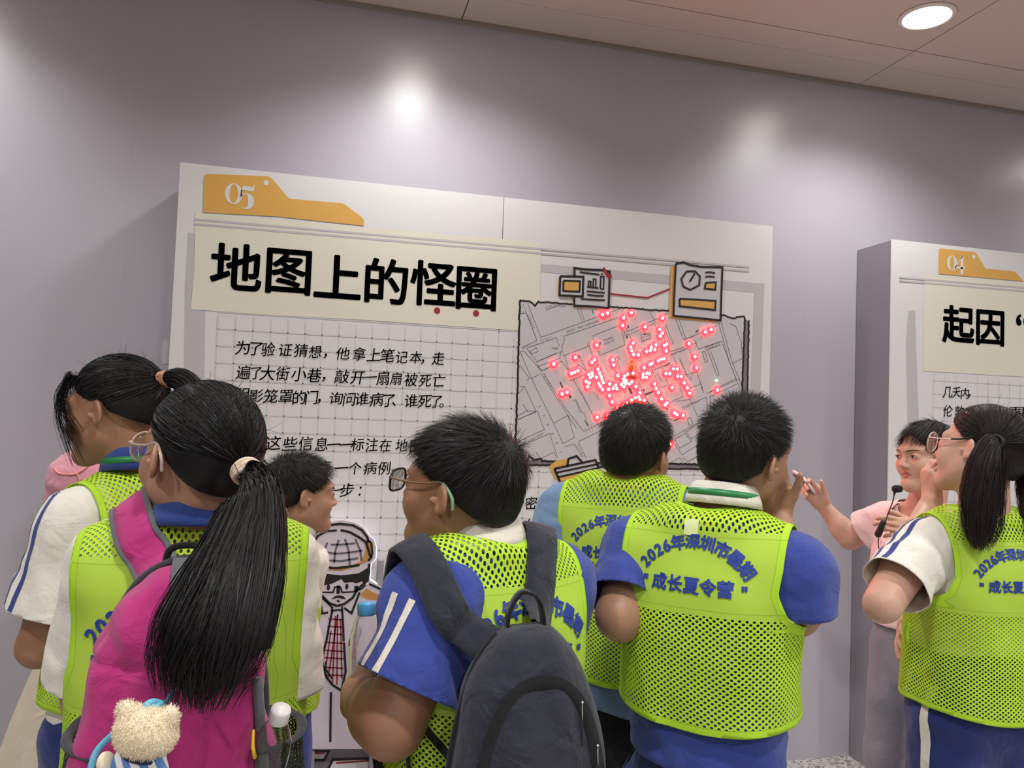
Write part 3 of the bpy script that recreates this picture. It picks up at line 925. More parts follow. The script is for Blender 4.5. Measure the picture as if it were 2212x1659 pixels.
class Solid:
    def __init__(s):
        s.pr = []
    def cone(s, a, b, ra, rb, k=0.02, sub=False):
        a, b = np.asarray(a, float), np.asarray(b, float)
        ba = b-a
        L = float(ba@ba)+1e-12
        def fn(X, Y, Z):
            px, py, pz = X-a[0], Y-a[1], Z-a[2]
            t = np.clip((px*ba[0]+py*ba[1]+pz*ba[2])/L, 0, 1)
            return np.sqrt((px-ba[0]*t)**2+(py-ba[1]*t)**2+(pz-ba[2]*t)**2)-(ra+(rb-ra)*t)
        r = max(ra, rb)
        s.pr.append((fn, np.minimum(a, b)-r, np.maximum(a, b)+r, k, sub))
        return s
    def chain(s, pts, rs, k=0.015):
        for i in range(len(pts)-1):
            s.cone(pts[i], pts[i+1], rs[i], rs[i+1], k)
        return s
    def ell(s, c, r, R=None, k=0.02, sub=False):
        c, r = np.asarray(c, float), np.asarray(r, float)
        R = np.eye(3) if R is None else np.asarray(R)
        def fn(X, Y, Z):
            px, py, pz = X-c[0], Y-c[1], Z-c[2]
            q = [(px*R[0, i]+py*R[1, i]+pz*R[2, i]) for i in range(3)]
            k0 = np.sqrt((q[0]/r[0])**2+(q[1]/r[1])**2+(q[2]/r[2])**2)
            k1 = np.sqrt((q[0]/r[0]**2)**2+(q[1]/r[1]**2)**2+(q[2]/r[2]**2)**2)+1e-9
            return k0*(k0-1)/k1
        e = np.sqrt((R**2)@(r**2))
        s.pr.append((fn, c-e, c+e, k, sub))
        return s
    def loft(s, fr, lev, off=0.0, k=0.03, n=2.4):
        """lev rows: z, half width, half depth, forward shift, sideways shift; fr: torso frame"""
        lv = catmull(lev, 6)
        lv = lv[np.argsort(lv[:, 0])]
        z0, z1 = lv[0, 0], lv[-1, 0]
        def fn(X, Y, Z):
            shp = np.broadcast(X, Y, Z).shape
            zz = np.clip(Z, z0, z1)
            a = np.interp(zz, lv[:, 0], lv[:, 1])+off
            b = np.interp(zz, lv[:, 0], lv[:, 2])+off
            c = np.interp(zz, lv[:, 0], lv[:, 3])
            d = np.interp(zz, lv[:, 0], lv[:, 4])
            xr = (X-fr.o[0])*fr.r[0]+(Y-fr.o[1])*fr.r[1]-d
            yf = (X-fr.o[0])*fr.f[0]+(Y-fr.o[1])*fr.f[1]-c
            q = ((np.abs(xr)/a)**n+(np.abs(yf)/b)**n)**(1/n)
            g = (q-1)*np.minimum(a, b)
            return _smax(g, np.maximum(Z-z1-off, z0-Z-off), 0.02)+np.zeros(shp)
        m = float((lv[:, 1:3].max()+off)*1.3+np.abs(lv[:, 3:5]).max())
        s.pr.append((fn, np.array([fr.o[0]-m, fr.o[1]-m, z0-off]), np.array([fr.o[0]+m, fr.o[1]+m, z1+off]), k, False))
        return s
    def bounds(s):
        P = [p for p in s.pr if not p[4]]
        return np.min([p[1] for p in P], 0)-0.012, np.max([p[2] for p in P], 0)+0.012
    def field(s, xs, ys, zs):
        f = np.full((len(xs), len(ys), len(zs)), 0.08, dtype=np.float32)
        for fn, lo, hi, k, sub in s.pr:
            m = max(k, 0.012)+0.02
            i0, i1 = np.searchsorted(xs, [lo[0]-m, hi[0]+m])
            j0, j1 = np.searchsorted(ys, [lo[1]-m, hi[1]+m])
            k0, k1 = np.searchsorted(zs, [lo[2]-m, hi[2]+m])
            if i1 <= i0 or j1 <= j0 or k1 <= k0: continue
            d = fn(xs[i0:i1, None, None], ys[None, j0:j1, None], zs[None, None, k0:k1]).astype(np.float32)
            v = f[i0:i1, j0:j1, k0:k1]
            f[i0:i1, j0:j1, k0:k1] = _smax(v, -d, k) if sub else _smin(v, d, k)
        return f
    def at(s, P):
        """signed distance at points"""
        P = np.asarray(P, float)
        X, Y, Z = P[:, 0], P[:, 1], P[:, 2]
        f = np.full(len(P), 0.08)
        for fn, lo, hi, k, sub in s.pr:
            d = fn(X, Y, Z)
            f = _smax(f, -d, k) if sub else _smin(f, d, k)
        return f
    def surface(s, h=0.008, fine=None, hf=0.003, post=None):
        lo, hi = s.bounds()
        fine = fine or [(), (), ()]
        ax = [axis_lines(lo[i], hi[i], h, fine[i], hf) for i in range(3)]
        f = s.field(*ax)
        if post is not None:
            f = post(f, *ax)
        return nets(f, *ax)

def nets(f, xs, ys, zs):
    """surface nets on a rectilinear grid -> verts, quads"""
    ins = f < 0
    n0, n1, n2 = f.shape
    cnt = np.zeros((n0-1, n1-1, n2-1), np.int8)
    for a in (0, 1):
        for b in (0, 1):
            for c in (0, 1):
                cnt += ins[a:n0-1+a, b:n1-1+b, c:n2-1+c]
    act = (cnt > 0) & (cnt < 8)
    idx = np.full(act.shape, -1, np.int64)
    I, J, Kk = np.nonzero(act)
    idx[I, J, Kk] = np.arange(len(I))
    acc = np.zeros((len(I), 3)); w = np.zeros(len(I))
    cor = [(a, b, c) for a in (0, 1) for b in (0, 1) for c in (0, 1)]
    for p in cor:
        for ax in range(3):
            if p[ax] == 1: continue
            q = list(p); q[ax] = 1
            fa = f[I+p[0], J+p[1], Kk+p[2]]
            fb = f[I+q[0], J+q[1], Kk+q[2]]
            cr = (fa < 0) != (fb < 0)
            t = np.where(cr, fa/(fa-fb+1e-20), 0)
            A = np.stack([xs[I+p[0]], ys[J+p[1]], zs[Kk+p[2]]], 1)
            Bq = np.stack([xs[I+q[0]], ys[J+q[1]], zs[Kk+q[2]]], 1)
            acc += np.where(cr[:, None], A+(Bq-A)*t[:, None], 0)
            w += cr
    V = acc/np.maximum(w, 1)[:, None]
    Q = []
    for ax in range(3):
        sl0 = [slice(None)]*3; sl1 = [slice(None)]*3
        sl0[ax] = slice(0, -1); sl1[ax] = slice(1, None)
        a, b = ins[tuple(sl0)], ins[tuple(sl1)]
        e = a != b
        o1, o2 = [(1, 2), (2, 0), (0, 1)][ax]
        P = np.array(np.nonzero(e)).T
        ok = (P[:, o1] > 0) & (P[:, o2] > 0) & (P[:, o1] < f.shape[o1]-1) & (P[:, o2] < f.shape[o2]-1)
        P = P[ok]
        def cell(d1, d2):
            R_ = P.copy(); R_[:, o1] -= d1; R_[:, o2] -= d2
            return idx[R_[:, 0], R_[:, 1], R_[:, 2]]
        q = np.stack([cell(1, 1), cell(0, 1), cell(0, 0), cell(1, 0)], 1)
        flip = ~a[P[:, 0], P[:, 1], P[:, 2]]
        q[flip] = q[flip][:, ::-1]
        Q.append(q)
    Q = np.vstack(Q)
    Q = Q[(Q >= 0).all(1)]
    return V, Q

def vnorm(V, Q):
    T = np.vstack([Q[:, [0, 1, 2]], Q[:, [0, 2, 3]]]) if Q.shape[1] == 4 else Q
    n = np.cross(V[T[:, 1]]-V[T[:, 0]], V[T[:, 2]]-V[T[:, 0]])
    N = np.zeros_like(V)
    for i in range(3):
        np.add.at(N, T[:, i], n)
    return N/(np.linalg.norm(N, axis=1)[:, None]+1e-12)

def smooth_v(V, Q, it=2, lam=0.5):
    E = np.vstack([Q[:, [i, (i+1) % Q.shape[1]]] for i in range(Q.shape[1])])
    for _ in range(it):
        S_ = np.zeros_like(V); c = np.zeros(len(V))
        np.add.at(S_, E[:, 0], V[E[:, 1]]); np.add.at(S_, E[:, 1], V[E[:, 0]])
        np.add.at(c, E[:, 0], 1); np.add.at(c, E[:, 1], 1)
        V = V+(S_/np.maximum(c, 1)[:, None]-V)*lam
    return V

def clip(V, F3, fields):
    """keep the part of a triangle mesh where every field(V) < 0; new vertices on the cut line"""
    dist = np.full(len(V), 9.0)
    for fd in fields:
        c = fd(V)
        dist = np.minimum(dist, np.abs(c))
        keep = c < 0
        kc = keep[F3].sum(1)
        full = F3[kc == 3]
        part = F3[(kc > 0) & (kc < 3)]
        newV = []; nd = []; cache = {}
        out = []
        base = len(V)
        def cut(i, j):
            key = (i, j) if i < j else (j, i)
            if key not in cache:
                t = c[i]/(c[i]-c[j])
                cache[key] = base+len(newV)
                newV.append(V[i]+(V[j]-V[i])*t)
                nd.append(0.0)
            return cache[key]
        for tri in part:
            poly = []
            for a in range(3):
                i, j = int(tri[a]), int(tri[(a+1) % 3])
                if keep[i]: poly.append(i)
                if keep[i] != keep[j]: poly.append(cut(i, j))
            for a in range(1, len(poly)-1):
                out.append((poly[0], poly[a], poly[a+1]))
        if newV:
            V = np.vstack([V, np.array(newV)])
            dist = np.concatenate([dist, np.array(nd)])
        F3 = np.vstack([full, np.array(out, dtype=np.int64).reshape(-1, 3)])
        # drop loose vertices
        used = np.zeros(len(V), bool); used[F3.ravel()] = True
        mp_ = np.cumsum(used)-1
        V, dist, F3 = V[used], dist[used], mp_[F3]
    return V, F3, dist

def tri(Q):
    return np.vstack([Q[:, [0, 1, 2]], Q[:, [0, 2, 3]]])

def vnoise(P, seed=0):
    """smooth value noise in [-1,1]"""
    rg = np.random.RandomState(seed)
    T = rg.rand(32, 32, 32).astype(np.float32)*2-1
    i = np.floor(P).astype(int)
    u = P-i
    u = u*u*(3-2*u)
    r = 0
    for a in (0, 1):
        for b in (0, 1):
            for c in (0, 1):
                w = (u[:, 0] if a else 1-u[:, 0])*(u[:, 1] if b else 1-u[:, 1])*(u[:, 2] if c else 1-u[:, 2])
                r = r+w*T[(i[:, 0]+a) % 32, (i[:, 1]+b) % 32, (i[:, 2]+c) % 32]
    return r

# ------------------------------------------------------------------ materials for people
def skin_mat(name, col, red=0.0):
    t = NT(name)
    tc = t.n('ShaderNodeTexCoord')
    n = t.n('ShaderNodeTexNoise', i_Scale=22.0, i_Detail=3.0)
    n2 = t.n('ShaderNodeTexNoise', i_Scale=420.0, i_Detail=1.0)
    t.l(tc.outputs['Object'], n.inputs['Vector']); t.l(tc.outputs['Object'], n2.inputs['Vector'])
    a = (col[0]*0.95, col[1]*0.90, col[2]*0.88, 1); b = (min(1, col[0]*1.04), col[1]*1.03, col[2]*1.03, 1)
    t.l(t.mixc(n.outputs[0], a, b), t.b.inputs['Base Color'])
    t.bump(n2.outputs[0], 0.08, 0.001)
    t.b.inputs['Roughness'].default_value = 0.48
    t.b.inputs['Specular IOR Level'].default_value = 0.4
    t.b.inputs['Subsurface Weight'].default_value = 0.10
    t.b.inputs['Subsurface Radius'].default_value = (0.012, 0.005, 0.003)
    t.b.inputs['Subsurface Scale'].default_value = 0.5
    return t.m
SKIN_TAN = skin_mat('skin_tan', srgb(158, 117, 91))
SKIN_MID = skin_mat('skin_warm', srgb(172, 131, 106))
SKIN_FAIR = skin_mat('skin_fair', srgb(208, 166, 146))
def hair_mat(name, c0, c1):
    t = NT(name)
    g = t.n('ShaderNodeNewGeometry')
    r = g.outputs['Random Per Island']
    t.l(t.mixc(r, c0, c1), t.b.inputs['Base Color'])
    t.l(t.math('MULTIPLY_ADD', r, .22, .40), t.b.inputs['Roughness'])
    t.b.inputs['Specular IOR Level'].default_value = 0.26
    return t.m
M_HAIR = hair_mat('black_hair', (0.005, 0.0045, 0.0045, 1), (0.013, 0.011, 0.0105, 1))
M_HAIRB = hair_mat('dark_brown_hair', (0.007, 0.005, 0.005, 1), (0.020, 0.012, 0.011, 1))
M_LIP = mat('lips', srgb(178, 108, 98), 0.45)
M_EYEW = mat('eye_white', srgb(232, 226, 222), 0.25)
M_IRIS = mat('eye_iris', srgb(38, 24, 20), 0.15)
C_WHITE = cloth('white_jersey', srgb(232, 226, 216), folds=7)
C_BLUE = cloth('blue_jersey', srgb(58, 72, 150), folds=7)
C_NAVY = cloth('navy_track_cloth', srgb(40, 52, 112), folds=7)
C_SKY = cloth('grey_blue_jersey', srgb(112, 138, 172), folds=7)
C_PINK = cloth('pale_pink_jersey', srgb(240, 208, 208), folds=7)
C_ROSE = cloth('rose_pink_cotton', srgb(220, 152, 168), folds=9)
C_BLACK = cloth('black_trousers_cloth', srgb(22, 22, 26))
C_JEAN = cloth('grey_denim', srgb(142, 141, 152), weave=1400, var=0.12)
C_CREAM = cloth('cream_skirt_cloth', srgb(222, 208, 186))
C_RIBBON = mat('green_ribbon', srgb(40, 128, 72), 0.4)
C_COLLARB = cloth('blue_collar_knit', srgb(44, 62, 128))
C_COLLARW = cloth('white_collar_knit', srgb(226, 218, 204))
M_SHOE = mat('white_trainer', srgb(225, 225, 225), 0.5)

def vest_mat():
    """fluorescent vest: solid cloth band, open mesh above and below, bound edges"""
    t = NT('fluorescent_vest')
    uv = t.n('ShaderNodeUVMap', uv_map='cloth')
    mp_ = t.n('ShaderNodeMapping')
    mp_.inputs['Rotation'].default_value = (0, 0, math.radians(45))
    mp_.inputs['Scale'].default_value = (1/0.0078, 1/0.0072, 1)
    t.l(uv.outputs[0], mp_.inputs[0])
    vo = t.n('ShaderNodeTexVoronoi', voronoi_dimensions='2D', i_Scale=1.0, i_Randomness=0.0)
    t.l(mp_.outputs[0], vo.inputs['Vector'])
    hole = t.math('LESS_THAN', vo.outputs['Distance'], 0.33)
    tr = t.n('ShaderNodeAttribute', attribute_name='trim')
    zn = t.n('ShaderNodeAttribute', attribute_name='zone')
    bound = t.math('GREATER_THAN', tr.outputs['Fac'], 0.0125)
    mesh = t.math('GREATER_THAN', zn.outputs['Fac'], 0.003)
    hole = t.math('MULTIPLY', t.math('MULTIPLY', hole, bound), mesh)
    tc = t.n('ShaderNodeTexCoord')
    nz = t.n('ShaderNodeTexNoise', i_Scale=9.0, i_Detail=3.0)
    t.l(tc.outputs['Object'], nz.inputs['Vector'])
    solid = t.mixc(nz.outputs[0], srgb(186, 218, 74), srgb(196, 226, 84))
    seam = t.math('LESS_THAN', t.math('ABSOLUTE', t.math('SUBTRACT', tr.outputs['Fac'], 0.0125)), 0.0009)
    seam2 = t.math('LESS_THAN', t.math('ABSOLUTE', t.math('ADD', zn.outputs['Fac'], 0.007)), 0.0008)
    net = t.mixc(mesh, solid, srgb(198, 232, 66))
    bnd = t.mixc(bound, srgb(190, 232, 58), net)
    col = t.mixc(t.math('MULTIPLY', t.math('MAXIMUM', seam, seam2), 0.35), bnd, srgb(120, 150, 20))
    t.l(col, t.b.inputs['Base Color'])
    t.b.inputs['Roughness'].default_value = 0.7
    t.b.inputs['Specular IOR Level'].default_value = 0.25
    t.bump(t.math('MULTIPLY_ADD', nz.outputs[0], 5.0, t.math('MULTIPLY', vo.outputs['Distance'], t.math('MULTIPLY', mesh, 0.8))), 0.3, 0.0018)
    tp = t.n('ShaderNodeBsdfTransparent')
    tl = t.n('ShaderNodeBsdfTranslucent')
    t.l(col, tl.inputs[0])
    m1 = t.n('ShaderNodeMixShader', i_0=0.18)
    t.l(t.b.outputs[0], m1.inputs[1]); t.l(tl.outputs[0], m1.inputs[2])
    m2 = t.n('ShaderNodeMixShader')
    t.l(hole, m2.inputs[0]); t.l(m1.outputs[0], m2.inputs[1]); t.l(tp.outputs[0], m2.inputs[2])
    t.l(m2.outputs[0], t.out.inputs[0])
    return t.m
M_VEST = vest_mat()
M_VTEXT = mat('vest_print_blue', srgb(34, 58, 150), 0.6)

# ------------------------------------------------------------------ a person
class Frame:
    def __init__(s, x, y, az):
        a = math.radians(az)
        s.o = np.array([x, y, 0.0])
        s.f = np.array([math.sin(a), math.cos(a), 0.0])
        s.r = np.array([math.cos(a), -math.sin(a), 0.0])
    def w(s, x, y, z):
        return s.o+s.r*x+s.f*y+np.array([0, 0, z])
    def loc(s, P):
        d = np.asarray(P)-s.o
        return np.stack([d@s.r, d@s.f, d[..., 2]], -1)

def head_rot(az, pitch=0, roll=0):
    """columns: right, forward, up. pitch>0 looks up, roll>0 tips to the right shoulder"""
    a, p, r = map(math.radians, (az, pitch, roll))
    f = np.array([math.sin(a)*math.cos(p), math.cos(a)*math.cos(p), math.sin(p)])
    x = np.array([math.cos(a), -math.sin(a), 0.0])
    u = np.cross(x, f)
    x2 = x*math.cos(r)-u*math.sin(r)
    u2 = u*math.cos(r)+x*math.sin(r)
    return np.stack([x2, f, u2], 1)

def unit(v):
    v = np.asarray(v, float)
    return v/(np.linalg.norm(v)+1e-12)

class Person:
    def __init__(s, label, x, y, az, skin, H=1.55, bulk=1.0):
        s.e = empty('person', (x, y, 0))
        tag(s.e, label, 'person')
        s.base = np.array([x, y, 0.0])
        s.fr = Frame(x, y, az)
        s.skin = skin
        s.H = H; s.q = H/1.55; s.bulk = bulk; s.tb = .92; s.td = .90
        s.fine = [[], [], []]
        s.arms = {}
        s.lean = 0.0
        s.zs = 1.26*s.q
        s.sw = 0.150*s.q*(0.6+0.4*bulk)
        s.cy = 0.0
        s.extra = []
    def put(s, name, V, F, m, parent=None, smooth=True):
        o = mesh_obj(name, np.asarray(V)-s.base, F, m, parent or s.e, smooth)
        return o
    def levels(s):
        q = s.q
        zs = s.zs
        rows = [(0.72*q, .10, .075, 0), (0.80*q, .15, .105, 0), (0.92*q, .138, .10, 0.0), (1.02*q, .130, .098, 0.004),
                (zs-.13*q, .140, .102, 0.0), (zs-.05*q, .140, .088, -.004), (zs+.005*q, .110, .066, -.008), (zs+.04*q, .062, .05, -.008)]
        return [(z, a*q*s.tb, d*q*s.td, c+s.lean*(z-0.8*q), 0.0) for z, a, d, c in rows]
    def sj(s, side):
        """shoulder joint"""
        l = s.levels()
        return s.fr.w(side*s.sw, -0.005+s.lean*(s.zs-0.8*s.q), s.zs-0.012)
    def set_head(s, c, az, pitch=0, roll=0, hs=1.0):
        s.hc = np.asarray(c, float)
        s.R = head_rot(az, pitch, roll)
        s.hs = hs
    def h(s, x, y, z):
        return s.hc+s.R@(np.array([x, y, z])*s.hs)
    def head(s, S, ears=(1, 1)):
        k = s.hs
        def E(c, r, kk=.02, sub=False, R2=None):
            S.ell(s.h(*c), np.array(r)*k, s.R if R2 is None else s.R@R2, kk*k, sub)
        def Cn(a, b, ra, rb, kk=.012, sub=False):
            S.cone(s.h(*a), s.h(*b), ra*k, rb*k, kk*k, sub)
        nb = s.fr.w(0, -0.012+s.lean*(s.zs-0.8*s.q), s.zs+0.01)
        S.cone(s.h(0, -.026, -.055), nb, .052*k*(.75+.25*s.bulk), .066*k*(.6+.4*s.bulk), .03)
        E((0, -.012, .028), (.0745, .094, .086))
        E((0, .024, -.036), (.060, .066, .074), .03)
        for m in (-1, 1):
            Cn((m*.044, .002, -.052), (m*.010, .068, -.094), .021, .0175, .03)
            E((m*.036, .060, -.032), (.026, .023, .027), .025)
            Cn((m*.046, .068, .020), (m*.008, .087, .019), .011, .011, .02)
        E((0, .0735, -.099), (.018, .0145, .014), .02)
        for m in (-1, 1):
            E((m*.033, .100, -.002), (.020, .015, .012), .014, True)
            E((m*.033, .0775, -.002), (.0155, .0125, .0115), .005)
        Cn((0, .085, .006), (0, .1045, -.030), .0068, .0092, .012)
        for m in (-1, 1):
            E((m*.0105, .0965, -.034), (.0075, .0095, .0068), .007)
            Cn((m*.019, .0795, -.0585), (0, .0868, -.0555), .0036, .0046, .008)
            Cn((m*.016, .0795, -.0672), (0, .0848, -.0672), .0042, .0050, .008)
        E((0, .1, -.0618), (.020, .012, .0016), .003, True)
        for m in (-1, 1):
            if not ears[0 if m < 0 else 1]: continue
            a = math.radians(36)*m; t = math.radians(-12)
            Rz = np.array([[math.cos(a), -math.sin(a), 0], [math.sin(a), math.cos(a), 0], [0, 0, 1]])
            Rx = np.array([[1, 0, 0], [0, math.cos(t), -math.sin(t)], [0, math.sin(t), math.cos(t)]])
            Re = Rz@Rx
            E((m*.083, -.014, -.006), (.0060, .0165, .0262), .006, False, Re)
            E((m*.079, -.006, -.026), (.0055, .008, .010), .006, False, Re)
            E((m*.0885, -.008, -.007), (.0060, .0095, .0160), .004, True, Re)
            E((m*.079, .006, -.012), (.006, .006, .007), .006)
        r = .125*k
        for i in range(3):
            s.fine[i].append((s.hc[i]-r, s.hc[i]+r))
    def arm(s, side, elbow, wrist, r=1.0, shoulder=None):
        s.arms[side] = dict(s=s.sj(side) if shoulder is None else np.asarray(shoulder, float), e=np.asarray(elbow, float), w=np.asarray(wrist, float), r=r*s.q*(.55+.45*s.bulk))
    def hand(s, S, wrist, F, N, thumb, curls, spread=0.0, tang=50, tcurl=20, sc=1.0):
        """wrist point, finger direction F, palm-facing direction N, thumb side +1/-1 along cross(F,N)"""
        F = unit(F); N = unit(np.asarray(N)-F*np.dot(N, F))
        X = np.cross(F, N)*thumb
        k = sc
        S.chain([wrist-F*.03*k, wrist+F*.01*k], [.024*k, .024*k], .012)
        lens = [(.040, .024, .019), (.044, .028, .020), (.041, .026, .020), (.032, .019, .017)]
        xo = [.027, .009, -.009, -.025]
        kl = [.082, .086, .082, .075]
        rr = [.0082, .0085, .008, .007]
        tips = []
        for i in range(4):
            kn = wrist+F*kl[i]*k+X*xo[i]*k
            S.cone(wrist+F*.012*k+X*xo[i]*.6*k, kn, .0145*k, .0105*k, .016*k)
            S.cone(wrist+F*.03*k+X*xo[i]*.8*k+N*.004*k, wrist+F*.065*k+X*xo[i]*k+N*.003*k, .013*k, .011*k, .012*k)
            d = unit(F+X*spread*(1.5-i)*.12)
            p = kn
            c = curls[i] if isinstance(curls[i], (tuple, list)) else (curls[i]*.75, curls[i], curls[i]*.6)
            for j in range(3):
                a = math.radians(c[j])
                Nd = unit(N-d*np.dot(N, d)) if abs(np.dot(N, d)) < .999 else unit(-F)
                if j > 0: Nd = np.cross(ax_, d)
                else: ax_ = np.cross(d, Nd)
                d = unit(d*math.cos(a)+Nd*math.sin(a))
                p2 = p+d*lens[i][j]*k
                S.cone(p, p2, rr[i]*k*(1-.06*j), rr[i]*k*(1-.06*(j+1)), .0035*k if j == 0 else .0025*k)
                p = p2
            tips.append(p)
        a = math.radians(tang)
        d = unit(F*math.cos(a)+X*math.sin(a)+N*.25)
        b0 = wrist+F*.018*k+X*.022*k+N*.006*k
        p1 = b0+d*.034*k
        S.cone(b0, p1, .0165*k, .0115*k, .014*k)
        a2 = math.radians(tcurl)
        d2 = unit(d*math.cos(a2)+unit(F*.7+N*.6-X*.5)*math.sin(a2))
        p2 = p1+d2*.030*k
        S.cone(p1, p2, .0105*k, .0092*k, .004*k)
        d3 = unit(d2*math.cos(a2)+unit(F*.7+N*.6-X*.5)*math.sin(a2))
        p3 = p2+d3*.024*k
        S.cone(p2, p3, .0092*k, .0075*k, .003*k)
        P = np.array(tips+[p3, wrist])
        lo, hi = P.min(0)-.03*k, P.max(0)+.03*k
        for i in range(3):
            s.fine[i].append((lo[i], hi[i]))
        return tips, p3
    def body(s, hands=(), legs=None, ears=(1, 1)):
        S = Solid()
        fr, q, b = s.fr, s.q, s.bulk
        S.loft(fr, s.levels(), 0.0, .03)
        ly = s.lean*(s.zs-0.8*q)
        for sd in (-1, 1):
            S.cone(fr.w(sd*.045, -.01+ly, s.zs+.028*q), s.sj(sd), .042*q*b, .048*q*(.6+.4*b), .04)
            hp = fr.w(sd*.078*q*b, 0, .80*q); kn = fr.w(sd*.085*q, .012, .43*q); an = fr.w(sd*.09*q, -.012, .075*q)
            S.cone(hp, kn, .082*q*(.5+.5*b), .055*q*(.5+.5*b), .03)
            S.cone(kn, an, .052*q*(.6+.4*b), .034*q, .02)
            S.cone(an, fr.w(sd*.098*q, .10*q, .035), .034*q, .028*q, .03)
            a = s.arms.get(sd)
            if a:
                r = a['r']
                S.cone(a['s'], a['e'], .049*r, .040*r, .03)
                m = a['e']+(a['w']-a['e'])*.3
                S.cone(a['e'], m, .039*r, .040*r, .02)
                S.cone(m, a['w'], .040*r, .0255*r, .02)
        s.head(S, ears)
        for hd in hands:
            hd(S)
        s.S = S
        V, Q = S.surface(0.011, s.fine, 0.0034)
        V = smooth_v(V, Q, 1, .35)
        s.bodyobj = s.put('body', V, Q, s.skin)
        return s.bodyobj
    # ---- clothing
    def shirt(s, m, hem, sleeves=True, off=0.012, cuff=None, loose=0.018, name='shirt', seed=1, neck=0.068, amp=.006, levels=None, zneck=0.0):
        S = Solid()
        fr, q = s.fr, s.q
        lv = levels or s.levels()
        lv = [r for r in lv if r[0] > hem-.1*q]
        S.loft(fr, [(z, a+(.012 if z < s.zs-.1 else 0), d+(.012 if z < s.zs-.1 else 0), c, e) for z, a, d, c, e in lv], off, .03)
        ly = s.lean*(s.zs-0.8*q)
        T = Solid(); T.pr = list(S.pr)
        A = {}
        cuff = cuff or {}
        for sd in (-1, 1):
            S.cone(fr.w(sd*.045, -.01+ly, s.zs+.026*q), s.sj(sd), .042*q*s.bulk+off, .048*q*(.6+.4*s.bulk)+off, .04)
            T.cone(fr.w(sd*.045, -.01+ly, s.zs+.026*q), s.sj(sd)-fr.r*sd*.02, .042*q*s.bulk+off, .045*q*(.6+.4*s.bulk)+off, .04)
            a = s.arms.get(sd)
            if a and sleeves:
                r = a['r']; tc = cuff.get(sd, .72)
                c = a['s']+(a['e']-a['s'])*tc
                d = unit(a['e']-a['s'])
                S.cone(a['s'], c+d*.03, .049*r+off, .044*r+off+loose, .035)
                As = Solid(); As.cone(a['s'], c+d*.05, .049*r+off, .044*r+off+loose, 0)
                A[sd] = (c, d, As)
        V, Q = S.surface(0.0095)
        V = smooth_v(V, Q, 2)
        N = vnorm(V, Q)
        g = .55*vnoise(V*np.array([9, 9, 15]), seed)+.45*vnoise(V*np.array([22, 22, 30]), seed+7)
        g += .5*vnoise((V@np.array([[1, .3, .5], [-.4, 1, .2], [.3, -.5, 1]]))*np.array([6, 20, 20]), seed+3)
        W2 = V@np.array([[1, .5, .6], [-.3, 1, .35], [.45, -.4, 1]])
        rdg = 1-np.abs(vnoise(W2*np.array([7, 15, 13]), seed+11))*2
        rdg2 = 1-np.abs(vnoise(V@np.array([[1, -.6, .3], [.6, 1, -.3], [-.2, .4, 1]])*np.array([17, 8, 20]), seed+12))*2
        g = g*.7+np.clip(rdg, -.2, 1)*.75+np.clip(rdg2, 0, 1)*.55
        V = V+N*(amp*g)[:, None]
        fields = [lambda P: hem+.006*np.sin(P[:, 0]*31+seed)-P[:, 2]]
        nb = fr.w(0, -.006+ly, 0)
        fields.append(lambda P: np.where(P[:, 2] > s.zs-.06, neck*s.hs-np.hypot(P[:, 0]-nb[0], P[:, 1]-nb[1]), -1))
        for sd in A:
            c, d, As = A[sd]
            def fd(P, c=c, d=d, As=As):
                pl = (P-c)@d
                o = np.minimum(pl, .5)
                da = As.at(P)
                dt = T.at(P)
                return np.where(pl > -.03, np.minimum(pl, (dt-da)*1.0+0.0), pl)
            fields.append(fd)
        V, F3, dist = clip(V, tri(Q), fields)
        o = s.put(name, V, F3, m)
        md = o.modifiers.new('thick', 'SOLIDIFY'); md.thickness = .0022; md.offset = 0
        return o
    def stripes(s, sd, m, cols=(-.2, .2), width=.012, name='sleeve_stripe', off=0.034, t0=-.12, t1=.72, out=None, shirtobj=None):
        """two stripes running down the outside of a sleeve, laid on the shirt"""
        bv = s.bvh(shirtobj)
        a = s.arms[sd]
        d = unit(a['e']-a['s'])
        o0 = unit((out if out is not None else s.fr.r*sd)-d*np.dot(out if out is not None else s.fr.r*sd, d))
        side = np.cross(d, o0)
        V, Fc = [], []
        L = np.linalg.norm(a['e']-a['s'])
        for ang in cols:
            k = len(V); n = 36
            for i in range(n+1):
                t = (t0+(t1-t0)*i/n)*L
                for w in (-.5, -.17, .17, .5):
                    an = ang+w*width/.07
                    dr = o0*math.cos(an)+side*math.sin(an)
                    p0 = a['s']+d*t if t > 0 else a['s']+(s.fr.w(0, 0, s.zs+.05)-a['s'])*(-t/ .2)
                    if t <= 0:
                        f = min(1, -t/.05)
                        dr = unit(dr*(1-.6*f)+np.array([0, 0, 1.0])*(.6*f+.15))
                    st = p0+dr*.2
                    h = bv.ray_cast(Vector(st-s.base), Vector(-dr), .3)
                    p = np.array(h[0])+s.base+dr*.0022 if h[0] is not None else p0+dr*.07
                    V.append(p)
            for i in range(n):
                for j in range(3):
                    Fc.append((k+4*i+j, k+4*i+j+1, k+4*i+j+5, k+4*i+j+4))
        o = s.put(name, V, Fc, m, shirtobj)
        return o
    def bvh(s, o):
        if not hasattr(s, '_bv'): s._bv = {}
        if o.name not in s._bv:
            me = o.data
            s._bv[o.name] = BVHTree.FromPolygons([v.co[:] for v in me.vertices], [p.vertices[:] for p in me.polygons])
        return s._bv[o.name]
